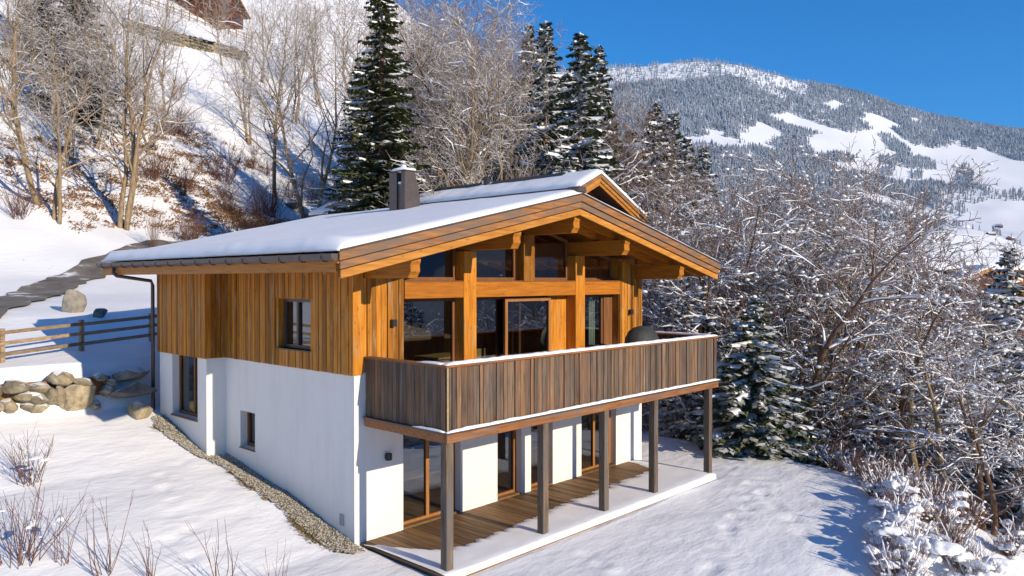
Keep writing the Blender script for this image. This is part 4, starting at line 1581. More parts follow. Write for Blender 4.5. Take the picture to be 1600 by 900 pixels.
# chalet high on the slope at the top left, its terrace wall and fence
hx, hy, hz, hd = ground_hit(322, 34)
gable_house('house', 'red brown wooden chalet at the top of the slope, top left', hx + 2.5, hy + 4, 9, 9, 3.4, 1.7, hz + .6, R(40), M['dark_wood'], .9)
wx, wy, wz, wd_ = ground_hit(295, 84)
wl2 = empty('stone_wall', (wx, wy, wz))
tag(wl2, 'long dry stone terrace wall crossing the snowy slope, top left', 'stone wall')
rnd = random.Random(5)
rmesh = [rock_mesh('stone', (.62, .40, .30), 300 + k, M['stone'], 1) for k in range(6)]
NS = 58
cap_pts = []
for i in range(NS):
    t = i / (NS - 1)
    u = 205 + (388 - 205) * t
    x, y, z, d = ground_hit(u, 54 + (98 - 54) * t)
    cap_pts.append((x, y, z + 1.42))
    for row in range(4):
        if row == 3 and rnd.random() < .4: continue
        o = link('stone', rmesh[rnd.randrange(6)], wl2)
        o.location = (x - wx + rnd.uniform(-.15, .15), y - wy + rnd.uniform(-.1, .1) + row * .06, z - wz + .12 + row * .40 + rnd.uniform(-.08, .08))
        s_ = rnd.uniform(.6, 1.0)
        o.scale = (s_ * rnd.uniform(.8, 1.3), s_, s_ * rnd.uniform(.8, 1.1))
        o.rotation_euler = (rnd.uniform(-.3, .3), rnd.uniform(-.2, .2), rnd.uniform(0, 6.28))
V, F = [], []
for i, q in enumerate(cap_pts):
    for (dy, dz) in ((-.1, .0), (.1, .22), (.8, .32), (2.0, .7), (3.6, 1.3), (6.5, 2.0)):
        V.append((q[0] - wx + dy * .15, q[1] - wy + dy, q[2] - wz + dz + .12 * rnd.random()))
for i in range(NS - 1):
    for k in range(5):
        a = i * 6 + k
        F.append((a, a + 6, a + 7, a + 1))
mb = MB(); mb.v, mb.f = V, F
mb.build('snow_bank', M['snow'], wl2, smooth=True)
fx, fy, fz, fd = ground_hit(300, 40)
fe2 = empty('fence', (fx, fy, fz))
tag(fe2, 'long wooden fence in front of the chalet at the top of the slope', 'fence')
pts = []
for i in range(15):
    t = i / 14
    x, y, z, d = ground_hit(225 + (395 - 225) * t, 8 + 60 * t)
    pts.append(Vector((x - fx, y - fy, z - fz + .3)))
    o = MB().box(-.07, .07, -.07, .07, -.9, .9).build('post', M['fence'], fe2)
    o.location = pts[-1]
for a, b in zip(pts[:-1], pts[1:]):
    for dz in (.15, .65):
        MB().tube([a + Vector((0, 0, dz)), b + Vector((0, 0, dz))], [.06, .06], 4).build('rail', M['fence'], fe2)

# houses in the valley on the right
x, y = spot(1440, 80)
gable_house('house', 'brown farmhouse with a wide snowy roof among the trees on the right', x, y, 15, 26, 4.6, 3.4, height_of(352, 67) - 8.0, R(-110), M['dark_wood'], 1.0)
x, y = spot(1505, 70)
gable_house('house', 'small brown hut with a snowy roof below the farmhouse on the right', x, y, 5.0, 7.0, 2.2, 1.0, height_of(444, 70) - 1.7, R(-40), M['dark_wood'], .5)
far_h = None
for i, (u, r_, lab) in enumerate(((1494, 1750, 'tiny dark barn on the far snowy meadow'), (1548, 1560, 'tiny dark barn on the far snowy meadow'), (1578, 1500, 'tiny dark barn on the far snowy meadow'),
                             (1462, 1500, 'tiny dark barn on the far snowy meadow'), (1560, 1800, 'tiny dark barn on the far snowy meadow'))):
    x, y, z = [float(q) for q in mountain_point(u, r_)]
    h_ = empty('barn', (x, y, z), i * .7)
    tag(h_, lab, 'barn', 'barns on the far meadows')
    MB().prism([(-5, -3), (5, -3), (5, 4), (0, 7), (-5, 4)], 'y', -7, 7).build('wall', M['dark_wood'], h_)
    for s in (-1, 1):
        MB().prism([(s * 6, 3.45), (0, 7.05), (0, 7.8), (s * 6, 4.2)], 'y', -8, 8).build('roof', M['snow'], h_)

# ------------------------------------------------------------------ trees
def spruce_meshes(seed, h, rmax, snow_amt, needle, droop=.35, dens=1.0):
    rnd = random.Random(seed)
    tv_, tf_ = [], []
    tube(tv_, tf_, [(0, 0, -1.5), (0, 0, h * .5), (0, 0, h * .98)], [h * .016, h * .009, .02], 7)
    NV, NF, SV, SF = [], [], [], []
    z = h * .06
    while z < h * .985:
        t = z / h
        L0 = rmax * (1 - t) ** .82 * (1 if t > .15 else .75 + t * 1.6)
        L0 = max(L0, .16)
        nb = max(4, int((6 if t < .7 else 5) * dens))
        a0 = rnd.uniform(0, 6.28)
        for k in range(nb):
            an = a0 + 6.283 * k / nb + rnd.uniform(-.35, .35)
            L = L0 * rnd.uniform(.62, 1.18)
            zz = z + rnd.uniform(-.38, .38) * min(1, 3.5 * (1 - t) + .15)
            dx, dy = math.cos(an), math.sin(an)
            up0 = .25 + .5 * t
            nseg = max(3, int(L / .26))
            spine = []
            for s in range(nseg + 1):
                q = s / nseg
                zq = zz + L * (up0 * q * .5 - droop * q * (1 + .2 * t) - .12 * q * q + .22 * q ** 3)
                spine.append((dx * L * q, dy * L * q, zq))
            for s in range(1, nseg + 1):
                q = s / nseg
                px, py, pz = spine[s]
                wl_ = L * .34 * (1 - .72 * q) + .12
                for sd in (-1, 1):
                    for rep in range(2):
                        ang = an + sd * rnd.uniform(.55, 1.25)
                        ln = wl_ * rnd.uniform(.7, 1.2)
                        ex, ey = math.cos(ang) * ln, math.sin(ang) * ln
                        ez = -ln * rnd.uniform(.12, .65)
                        wd = rnd.uniform(.07, .13) + .02 * ln
                        ox, oy = -math.sin(ang) * wd, math.cos(ang) * wd
                        b_ = len(NV)
                        NV.extend([(px - ox * .5, py - oy * .5, pz), (px + ox * .5, py + oy * .5, pz - .01),
                                   (px + ex * .6 + ox, py + ey * .6 + oy, pz + ez * .5 - .02), (px + ex, py + ey, pz + ez), (px + ex * .6 - ox, py + ey * .6 - oy, pz + ez * .5 + .02)])
                        NF.append((b_, b_ + 1, b_ + 2, b_ + 3, b_ + 4))
                # hanging twigs
                ln = rnd.uniform(.15, .42) * (1 - .4 * t)
                b_ = len(NV)
                ox, oy = dx * .09, dy * .09
                NV.extend([(px - ox, py - oy, pz + .01), (px + ox, py + oy, pz + .01), (px + rnd.uniform(-.07, .07), py + rnd.uniform(-.07, .07), pz - ln)])
                NF.append((b_, b_ + 1, b_ + 2))
            # a pad of snow lying on the bough
            for rep_ in range(2):
                if rnd.random() > snow_amt: continue
                s0 = rnd.randint(nseg // 4, max(nseg // 4, nseg - 2)); s1 = min(nseg, s0 + rnd.randint(1, 3))
                rows = list(range(s0, s1 + 1))
                b_ = len(SV)
                for m_, s in enumerate(rows):
                    q = s / nseg
                    px, py, pz = spine[s]
                    e = min(1, .35 + .65 * math.sin(math.pi * (m_ + .3) / (len(rows) + .0)))
                    wd = (L * .10 * (1 - .45 * q) + .06) * e * rnd.uniform(.5, 1.45)
                    hh = (.055 + .03 * rnd.random()) * e
                    ox, oy = -dy * wd, dx * wd
                    SV.extend([(px - ox, py - oy, pz - .05), (px - ox * .6, py - oy * .6, pz + hh * .8), (px, py, pz + hh * 1.3), (px + ox * .6, py + oy * .6, pz + hh * .8), (px + ox, py + oy, pz - .05)])
                for m_ in range(len(rows) - 1):
                    for k2 in range(4):
                        a = b_ + m_ * 5 + k2
                        SF.append((a, a + 5, a + 6, a + 1))
        z += rnd.uniform(.26, .40) * (1 if t < .75 else .75) * (h / 16) ** .4
    out = []
    for nm, v_, f_, mt, sm in (('trunk', tv_, tf_, M['bark_brown'], True), ('crown', NV, NF, M[needle], False), ('snow', SV, SF, M['snow'], True)):
        me = bpy.data.meshes.new(nm)
        me.from_pydata(v_, [], f_); me.materials.append(mt)
        if sm: me.polygons.foreach_set('use_smooth', [True] * len(me.polygons))
        me.update(); out.append(me)
    return out, h


def bare_meshes(seed, h, spread, bark_m, twig_m, snow=0.0, blobs=0, levels=4, fork=1, up=.55, n1=15, dens=1.0, start=.22, lean=(0, 0), thick=1.0, twig_r=.011):
    rnd = random.Random(seed)
    TV, TF, CV, CF, SV, SF = [], [], [], [], [], []
    tips = []

    def limb(p, d, length, r0, lev, segs, n):
        pts, rad = [p.copy()], [r0]
        d = d.normalized()
        cur = p.copy()
        for s in range(segs):
            q = (s + 1) / segs
            wob = .10 + .07 * lev
            d = (d + Vector((rnd.gauss(0, wob), rnd.gauss(0, wob), rnd.gauss(0, wob) + (.10 if lev else .05) * up)))
            d.normalize()
            cur = cur + d * (length / segs)
            pts.append(cur.copy()); rad.append(max(r0 * (1 - q) ** .8, r0 * .16, twig_r * .6))
        if lev <= 1: tube(TV, TF, pts, rad, n, False)
        else: tube(CV, CF, pts, rad, n, False)
        if snow > 0 and lev >= 1:
            m_ = len(pts)
            run = []
            for i in range(m_):
                t = (pts[min(i + 1, m_ - 1)] - pts[max(i - 1, 0)]).normalized()
                flat = 1 - abs(t.z)
                if rnd.random() < snow * (.35 + flat) * (1, 1, .95, .45, .3)[lev] and flat > .12:
                    run.append(i)
                if (i not in run or i == m_ - 1) and len(run) >= 2:
                    a, b = run[0], run[-1]
                    sp_, sr_ = [], []
                    for j in range(a, b + 1):
                        rr_ = max(rad[j] * 1.05, twig_r * (2.3 if lev < 3 else 1.4)) * rnd.uniform(.4, 1.5)
                        if j in (a, b): rr_ *= .5
                        sp_.append(pts[j] + Vector((0, 0, rad[j] * .55 + rr_ * .45))); sr_.append(rr_)
                    tube(SV, SF, sp_, sr_, 4, False)
                    run = []
                elif i not in run:
                    run = []
        if lev >= levels - 1:
            tips.append((pts[-1], rad[-1]))
        return pts, rad

    def grow(pts, rad, length, lev):
        if lev >= levels: return
        segs = {1: 7, 2: 5, 3: 3, 4: 2}[lev]
        n = {1: 5, 2: 4, 3: 3, 4: 3}[lev]
        cnt = {1: n1, 2: 7, 3: 6, 4: 4}[lev]
        cnt = max(2, int(cnt * dens * rnd.uniform(.8, 1.2)))
        m_ = len(pts) - 1
        s_lo = start if lev == 1 else .18
        for k in range(cnt):
            q = s_lo + (1 - s_lo) * (k + rnd.random()) / cnt
            i = min(int(q * m_), m_ - 1)
            fr_ = q * m_ - i
            p = pts[i].lerp(pts[i + 1], fr_)
            t = (pts[i + 1] - pts[i]).normalized()
            r_here = rad[i] * (1 - fr_) + rad[i + 1] * fr_
            an = rnd.uniform(0, 6.283) if lev > 1 else 2.4 * k + rnd.uniform(-.4, .4)
            ref = Vector((0, 0, 1)) if abs(t.z) < .9 else Vector((1, 0, 0))
            a = t.cross(ref).normalized(); b = t.cross(a)
            side = a * math.cos(an) + b * math.sin(an)
            d = t * (.62 if lev > 1 else .55 * up + .25) + side * (.75 if lev > 1 else spread)
            if lev == 1: L = length * (.50 - .26 * q) * rnd.uniform(.75, 1.2)
            else: L = length * (.58 - .25 * q) * rnd.uniform(.6, 1.15)
            r_ = max(min(r_here * .62, .011 * L * thick + .008), twig_r)
            p2, r2 = limb(p, d, L, r_, lev, segs, n)
            grow(p2, r2, L, lev + 1)

    for f in range(fork):
        ang = 6.283 * f / max(fork, 1) + rnd.uniform(-.5, .5)
        base = Vector((math.cos(ang), math.sin(ang), 0)) * (.22 if fork > 1 else 0)
        d = Vector((math.cos(ang) * .16, math.sin(ang) * .16, 1)) if fork > 1 else Vector((rnd.gauss(0, .05), rnd.gauss(0, .05), 1))
        d += Vector((lean[0], lean[1], 0))
        hh = h * (1 if f == 0 else rnd.uniform(.72, .95))
        pts, rad = limb(base + Vector((0, 0, -.6)), d, hh + .6, (.0105 * h + .03) * thick * (1 if fork == 1 else .8), 0, 10, 8)
        grow(pts, rad, hh, 1)
    if blobs and tips:
        for k in range(blobs):
            p, r_ = tips[rnd.randrange(len(tips))]
            s_ = rnd.uniform(.03, .085)
            vs, fs = ICO[1]
            b_ = len(SV)
            SV.extend([(p.x + v[0] * s_ * 1.3, p.y + v[1] * s_ * 1.3, p.z + v[2] * s_ * .8 + .01) for v in vs])
            SF.extend([tuple(i + b_ for i in f) for f in fs])
    out = []
    for nm, v_, f_, mt in (('trunk', TV, TF, M[bark_m]), ('crown', CV, CF, M[twig_m]), ('snow', SV, SF, M['snow'])):
        if not f_: continue
        me = bpy.data.meshes.new(nm)
        me.from_pydata(v_, [], f_); me.materials.append(mt)
        me.polygons.foreach_set('use_smooth', [True] * len(me.polygons))
        me.update(); out.append(me)
    zs = [v[2] for v in CV] or [v[2] for v in TV]
    return out, max(zs)


def plant(kind, meshes, h0, x, y, h, label, cat, group=None, rz=None, sink=.1, wide=1.0, tilt=None, name=None, z=None):
    t = empty(name or kind, (x, y, (ground_z(x, y) if z is None else z) - sink))
    tag(t, label, cat, group)
    s = h / h0
    t.scale = (s * wide, s * wide, s)
    t.rotation_euler = (tilt[0] if tilt else 0, tilt[1] if tilt else 0, random.Random(int(x * 91 + y * 37)).uniform(0, 6.28) if rz is None else rz)
    crown = None
    for me in meshes:
        if me.name.split('.')[0] == 'snow' and crown is not None:
            link('snow', me, crown)['kind'] = 'stuff'
        else:
            o = link(me.name.split('.')[0], me, t)
            if o.name.split('.')[0] in ('crown', 'stems'): crown = o
    return t


def at_frame(kind, vm, u, d, vtop, label, cat='tree', group=None, **kw):
    x, y = spot(u, d)
    gz = ground_z(x, y)
    return plant(kind, vm[0], vm[1], x, y, max(1.0, height_of(vtop, d) - gz), label, cat, group, **kw)


SP_A = spruce_meshes(1, 18, 3.1, .30, 'needle', .5, 1.5)
SP_B = spruce_meshes(2, 16, 3.1, .62, 'needle_snowy', .46, 1.45)
SP_C = spruce_meshes(3, 12, 2.6, .55, 'needle_snowy', .40, 1.1)
SP_D = spruce_meshes(9, 7, 2.5, .9, 'needle', .55, 1.5)
BT_P = bare_meshes(11, 17, .55, 'bark_pale', 'twig_pale', .45, 0, 4, 1, .75, 22, 1.2, .25, twig_r=.013)
BT_P2 = bare_meshes(12, 16, .65, 'bark_pale', 'twig_pale', .40, 0, 4, 2, .65, 16, 1.15, .2, twig_r=.013)
BT_P3 = bare_meshes(13, 17, .55, 'bark_pale', 'twig_pale', .40, 0, 4, 3, .7, 12, 1.1, .22, twig_r=.013)
BT_R = bare_meshes(14, 17, .35, 'bark_brown', 'twig_red', .05, 0, 4, 1, .95, 26, 1.1, .12, twig_r=.014)
BT_S = bare_meshes(15, 11, .95, 'bark_brown', 'twig_brown', .9, 120, 4, 3, .55, 10, .95, .12, thick=1.6, twig_r=.013)
BT_S2 = bare_meshes(16, 11, 1.0, 'bark_brown', 'twig_brown', .9, 120, 4, 2, .50, 12, .95, .14, thick=1.6, twig_r=.013)
BT_S3 = bare_meshes(17, 10, 1.1, 'bark_pale', 'twig_brown', 1.0, 260, 4, 1, .45, 18, .95, .12, thick=1.7, twig_r=.013)
BT_B = bare_meshes(18, 11, .7, 'bark_brown', 'twig_red', .8, 200, 4, 4, .85, 11, 1.4, .14, twig_r=.011)

# left of the house, on the slope
at_frame('bare_tree', BT_P, 62, 40, -150, 'tall leaning bare tree with a pale trunk, leftmost on the slope', tilt=(0, -.10), rz=.3)
at_frame('bare_tree', BT_P2, 88, 39, -60, 'forked bare tree with a pale trunk next to the leftmost tree', tilt=(.03, .06), rz=2.0)
at_frame('bare_tree', BT_P3, 192, 42, -170, 'clump of three tall pale trunks above the road left of the chalet', rz=1.1)
at_frame('bare_tree', BT_P2, 20, 48, -60, 'bare tree at the left edge behind the leaning pale tree', rz=4.4)
at_frame('bare_tree', BT_P, 235, 56, 30, 'thin bare tree behind the clump of three pale trunks', rz=5.0)
at_frame('spruce_tree', SP_A, 118, 54, -90, 'dark spruce behind the bare trees at the top left', wide=1.5)
at_frame('spruce_tree', SP_A, 60, 62, -90, 'dark spruce at the left edge behind the bare trees', wide=1.4)
at_frame('bare_tree', BT_P, 432, 60, -30, 'bare tree right of the chalet at the top of the slope', rz=.5)
at_frame('bare_tree', BT_P2, 488, 54, -70, 'bare tree standing alone left of the tall dark spruce', rz=3.1)
at_frame('bare_tree', BT_P3, 390, 72, -20, 'frosted bare tree in front of the chalet on the slope', rz=2.6)
at_frame('bare_tree', BT_P, 530, 66, -40, 'frosted bare tree behind the dark spruce, against the blue sky', rz=1.9)
at_frame('bare_tree', BT_P3, 460, 84, -60, 'distant frosted bare tree on the skyline above the slope', rz=.9)
for i, u in enumerate((350, 410, 500, 560)):
    at_frame('bare_tree', (BT_P, BT_P2, BT_P3, BT_P)[i], u, 95 + i * 4, -60, 'frosted bare tree in the belt along the top of the slope', group='bare trees along the top of the slope', rz=i * 1.7)
# behind the house
at_frame('spruce_tree', SP_A, 597, 38, -75, 'tall dark green spruce behind the chimney', wide=1.05)
at_frame('bare_tree', BT_P2, 655, 42, -30, 'sunlit pale bare tree right of the tall spruce', rz=.2)
at_frame('bare_tree', BT_P, 690, 41, -60, 'sunlit slender bare tree with a straight trunk behind the roof', rz=1.2)
at_frame('bare_tree', BT_P2, 742, 41, -20, 'sunlit spreading bare tree behind the middle of the roof', rz=2.4)
at_frame('bare_tree', BT_P3, 630, 52, -10, 'pale bare tree half hidden by the tall spruce', rz=4.0)
at_frame('larch_tree', BT_R, 715, 52, -60, 'reddish brown larch behind the sunlit bare trees, left of two', rz=.0)
at_frame('larch_tree', BT_R, 790, 52, 5, 'reddish brown larch behind the sunlit bare trees, right of two', rz=2.0)
for i, (u, d, v) in enumerate(((672, 60, -30), (752, 62, 0), (815, 60, 60), (770, 48, 90), (835, 58, 70))):
    at_frame('larch_tree', BT_R, u, d, v, 'dense reddish brown bare tree in the wood behind the roof', group='brown trees of the wood behind the roof', rz=i * 1.3)
for i, (u, d, v) in enumerate(((648, 58, 60), (700, 60, 90), (745, 56, 120), (560, 52, 90), (790, 58, 130))):
    at_frame('spruce_tree', SP_A, u, d, v, 'dark spruce in the shade of the wood behind the bare trees', group='dark spruces deep in the wood', wide=1.2)
at_frame('spruce_tree', SP_B, 852, 46, 18, 'snowy spruce behind the roof ridge, left of the pair', wide=.95)
at_frame('spruce_tree', SP_B, 906, 42, 36, 'snowy spruce behind the roof ridge, right of the pair', wide=1.12, rz=2.2)
at_frame('spruce_tree', SP_B, 826, 56, 24, 'slim snowy spruce top just left of the snowy pair', wide=.8, rz=1.0)
at_frame('spruce_tree', SP_B, 936, 54, 56, 'slim snowy spruce against the sky right of the snowy pair', wide=.8, rz=3.0)
at_frame('bare_tree', BT_S2, 968, 46, 112, 'frosted bare tree right of the snowy spruces', rz=1.0, wide=.75)
at_frame('bare_tree', BT_S, 1000, 50, 150, 'frosted bare tree left of the small dark spruces', rz=2.0, wide=.75)
at_frame('bare_tree', BT_S2, 940, 50, 140, 'frosted bare tree behind the snowy spruce pair', rz=3.0, wide=.7)
for i, (u, d, v) in enumerate(((1024, 50, 145), (1050, 54, 160), (1072, 52, 200), (1098, 58, 215))):
    at_frame('spruce_tree', SP_B, u, d, v, ('small dark spruce left of the far mountain, tallest of a row', 'small dark spruce second in the row left of the mountain',
             'small dark spruce third in the row left of the mountain', 'small dark spruce last in the row, half hidden by brown twigs')[i], wide=.95, rz=i * 1.1)
for i, (u, d, v) in enumerate(((575, 74, -20), (612, 78, -40), (650, 76, -10), (690, 80, -30), (730, 78, 10), (768, 74, 20), (805, 72, 40), (842, 70, 70), (880, 66, 110), (640, 68, 40), (720, 68, 60), (790, 66, 90))):
    at_frame('larch_tree', BT_R, u, d, v, 'red brown bare tree in the back row of the wood above the roof', group='back row of the wood above the roof', rz=i * .7, wide=1.5)
for i, (u, d, v) in enumerate(((590, 66, 40), (665, 70, 60), (710, 72, 70), (760, 68, 90), (820, 64, 110), (885, 60, 130), (955, 64, 180), (985, 66, 190))):
    at_frame('spruce_tree', SP_A, u, d, v, 'dark spruce half hidden in the back of the wood above the roof', group='dark spruces in the back of the wood', rz=i * .7, wide=1.4)
for i, (u, d, v) in enumerate(((-30, 46, -80), (30, 56, -90), (110, 48, -30), (150, 52, -80), (215, 50, -40), (140, 62, -90), (262, 66, -20), (80, 66, -90), (180, 70, -60))):
    at_frame('bare_tree', (BT_P, BT_P2, BT_P3)[i % 3], u, d, v, 'frosted bare tree in the top left grove, %s of its row from the left' % ORD[(0, 1, 3, 5, 7, 4, 8, 2, 6)[i]], group='grove at the top left corner', rz=i * 1.1)
for i, (u, d, v) in enumerate(((646, 46, -40), (672, 48, -20), (712, 46, -50), (760, 47, 0), (786, 50, 20), (812, 48, 60))):
    at_frame('bare_tree', BT_P, u, d, v, 'slender frosted bare tree between the sunlit trees behind the roof, %s from the left' % ORD[i], group='slender trees behind the roof', rz=i * 2.1, wide=.6)
for i, (u, d, v) in enumerate(((955, 50, 92), (980, 47, 118), (1006, 49, 150), (1035, 47, 190))):
    at_frame('bare_tree', BT_R, u, d, v, 'upright frosted tree in the gap right of the snowy spruces, %s from the left' % ORD[i], group='upright trees right of the snowy spruces', rz=i * 2.3, wide=.9)
# the wood right of the house
right = [(1062, 27, 262, BT_S, 'snowy bare tree just beyond the right end of the roof'), (1112, 29, 232, BT_B, 'brown twigged tree rising above the right roof edge'),
         (1165, 27, 225, BT_S2, 'wide snowy bare tree right of the balcony'), (1218, 25, 240, BT_S, 'many stemmed snowy tree at the lawn edge'),
         (1258, 27, 222, BT_B, 'brown twigged tree behind the many stemmed snowy tree'), (1300, 26, 240, BT_S2, 'snowy bare tree with arching limbs beside the lawn'),
         (1345, 29, 262, BT_B, 'brown twigged tree in front of the far meadow'), (1395, 26, 330, BT_S, 'snowy bare tree left of the farmhouse roof'),
         (1438, 23, 400, BT_S3, 'snow laden bare tree below the farmhouse roof'), (1490, 21, 455, BT_S3, 'snow laden slender tree with two trunks near the right edge'),
         (1545, 20, 440, BT_S2, 'snow laden tree with a pale trunk near the right edge'), (1600, 21, 430, BT_S3, 'snow laden tree cut by the right edge of the picture'),
         (1090, 31, 300, BT_S2, 'snowy bare tree behind the gable end'), (1140, 33, 280, BT_S, 'snowy bare tree filling the gap behind the balcony corner')]
for i, (u, d, v, vm, lab) in enumerate(right):
    at_frame('bare_tree', vm, u, d, v, lab, rz=i * 1.37, sink=.3)
for i, (u, d, v, vm) in enumerate(((1030, 29, 330, BT_S), (1190, 34, 300, BT_S2), (1240, 34, 310, BT_S), (1320, 34, 320, BT_S3), (1370, 33, 350, BT_S2), (1420, 30, 410, BT_S),
                                   (1470, 27, 450, BT_S2), (1520, 26, 470, BT_S3), (1575, 24, 480, BT_S), (1280, 30, 330, BT_S3), (1640, 24, 430, BT_S2))):
    at_frame('bare_tree', vm, u, d, v, 'snowy bare tree deep in the thicket right of the house', group='snowy trees of the thicket', rz=i * .9, sink=.3)
for i, (u, d, v, vm) in enumerate(((1075, 34, 250, BT_B), (1130, 35, 228, BT_B), (1185, 33, 236, BT_B), (1232, 35, 226, BT_B), (1285, 34, 232, BT_B), (1325, 36, 250, BT_B), (1372, 34, 290, BT_B),
                                   (1095, 30, 290, BT_S), (1150, 31, 270, BT_S2), (1205, 30, 262, BT_S), (1250, 31, 258, BT_S2), (1410, 32, 350, BT_B), (1455, 30, 400, BT_S))):
    at_frame('bare_tree', vm, u, d, v, 'frosted bare tree in the back of the thicket below the far mountain', group='frosted trees in the back of the thicket', rz=i * 1.7, sink=.3, wide=1.25)
spr = [(1182, 23.2, 445, 'low snow laden spruce at the lawn edge behind the balcony corner', 1.25), (1068, 27, 440, 'snow laden spruce seen between balcony and roof', 1.1),
       (1574, 30, 368, 'dark spruce with blue shaded snow at the right edge', 1.15), (1240, 27, 500, 'low dark spruce behind the many stemmed snowy tree', 1.3)]
for i, (u, d, v, lab, wd) in enumerate(spr):
    at_frame('spruce_tree', SP_D if i == 0 else SP_C, u, d, v, lab, wide=wd, rz=i * 1.9, sink=.3)
for i, (u, d, v) in enumerate(((1110, 31, 440), (1145, 29, 480), (1210, 31, 450), (1275, 31, 470), (1320, 29, 500), (1360, 29, 520), (1400, 28, 540), (1440, 27, 560), (1480, 26, 580),
                               (1525, 25, 600), (1570, 25, 600), (1610, 24, 600), (1335, 36, 440), (1400, 36, 470), (1460, 34, 500), (1030, 31, 460), (1540, 32, 520), (1600, 32, 510))):
    at_frame('spruce_tree', SP_C, u, d, v, 'dark spruce standing in the shade inside the thicket', group='dark spruces inside the thicket', wide=1.3, rz=i * 1.1, sink=.3)
# more of the same wood down the slope, beyond the right edge of the picture
for i, (x, y, h_, vm) in enumerate(((17, -14, 11, BT_S), (21, -17, 12, BT_S2), (25, -20, 12, BT_B), (19, -21, 12, SP_C), (24, -26, 13, SP_C), (28, -15, 12, SP_C), (30, -24, 12, BT_S), (16.5, -19, 10, BT_S3))):
    plant('bare_tree' if vm is not SP_C else 'spruce_tree', vm[0], vm[1], x, y, h_, 'tree on the slope beyond the right edge, mirrored in the panes', 'tree', 'trees beyond the right edge', rz=i * 1.2, sink=.3)

# ------------------------------------------------------------------ shrubs
def shrub_meshes(seed, h, n, spread, blobs, bs, stem_r=.009, sub=3):
    rnd = random.Random(seed)
    V, F, SV, SF = [], [], [], []
    pts_all, runs = [], []
    for k in range(n):
        an = rnd.uniform(0, 6.28)
        r0 = rnd.uniform(0, .18) * h
        p = Vector((math.cos(an) * r0, math.sin(an) * r0, -.1))
        d = Vector((math.cos(an) * spread * rnd.random(), math.sin(an) * spread * rnd.random(), 1)).normalized()
        L = h * rnd.uniform(.6, 1.1)
        pts, rad = [p], [stem_r]
        for s in range(5):
            d = (d + Vector((rnd.gauss(0, .10), rnd.gauss(0, .10), rnd.gauss(0, .06)))).normalized()
            pts.append(pts[-1] + d * L / 5); rad.append(stem_r * (1 - .8 * (s + 1) / 5) + .0015)
        tube(V, F, pts, rad, 4, False)
        pts_all += pts[1:]
        runs.append(pts[2:])
        for s in range(sub):
            i = rnd.randint(1, 4)
            a2 = rnd.uniform(0, 6.28)
            dd = (Vector((math.cos(a2) * .7, math.sin(a2) * .7, .8))).normalized()
            q = pts[i]
            L2 = L * rnd.uniform(.15, .35)
            sp_ = [q, q + dd * L2 * .5, q + (dd + Vector((0, 0, .3))) * L2]
            tube(V, F, sp_, [stem_r * .6, stem_r * .45, .002], 3, False)
            pts_all.append(sp_[-1])
            runs.append(sp_)
    if blobs:
        for sp_ in runs:
            if rnd.random() > (.09 if blobs > 20 else .0): continue
            m_ = len(sp_)
            a = rnd.randint(0, max(0, m_ - 3))
            seg = sp_[a:]
            fine_, rr_ = [], []
            for q0, q1 in zip(seg[:-1], seg[1:]):
                for t in (0, .5): fine_.append(q0.lerp(q1, t))
            fine_.append(seg[-1])
            for j, q in enumerate(fine_):
                r_ = bs * rnd.uniform(.10, .34) * (1 if 0 < j < len(fine_) - 1 else .4)
                rr_.append(r_)
            fine_ = [q + Vector((rnd.uniform(-.006, .006), rnd.uniform(-.006, .006), r_ * .6)) for q, r_ in zip(fine_, rr_)]
            tube(SV, SF, fine_, rr_, 5, True)
        for k in range(int(blobs * 1.0)):
            p = pts_all[rnd.randrange(len(pts_all))]
            s_ = (.3 + 1.25 * rnd.random() ** 2.4) * bs
            ax, ay, ph = rnd.uniform(.9, 2.1), rnd.uniform(.8, 1.7), rnd.uniform(0, 6)
            vs, fs = ICO[3 if s_ > .1 else 2]
            b_ = len(SV)
            for v in vs:
                w_ = 1 + .30 * math.sin(v[0] * 3.3 + ph) * math.cos(v[1] * 3.7 + ph * 2) + .16 * math.sin(v[0] * 7 + v[2] * 5 + ph) + .10 * math.sin(v[1] * 13 + ph)
                SV.append((p.x + v[0] * s_ * ax * w_, p.y + v[1] * s_ * ay * w_, p.z * .8 + v[2] * s_ * (.75 if v[2] > 0 else .35) * w_))
            SF.extend([tuple(i + b_ for i in f) for f in fs])
    out = []
    for nm, v_, f_, mt in (('stems', V, F, M['shoot']), ('snow', SV, SF, M['snow'])):
        if not f_: continue
        me = bpy.data.meshes.new(nm); me.from_pydata(v_, [], f_); me.materials.append(mt)
        me.polygons.foreach_set('use_smooth', [True] * len(me.polygons)); me.update(); out.append(me)
    return out, h


SH_A = shrub_meshes(1, 1.0, 66, .9, 44, .085, .008, 5)
SH_B = shrub_meshes(2, 1.1, 80, .8, 26, .075, .008, 5)
SH_C = shrub_meshes(3, 1.0, 54, 1.1, 60, .12, .008, 5)
SH_T = shrub_meshes(4, 1.5, 9, .38, 0, .05, .008, 1)
SH_L = shrub_meshes(5, 1.2, 24, .7, 14, .04, .006, 3)
SH_H = shrub_meshes(6, 2.2, 30, .75, 0, .05, .012, 7)

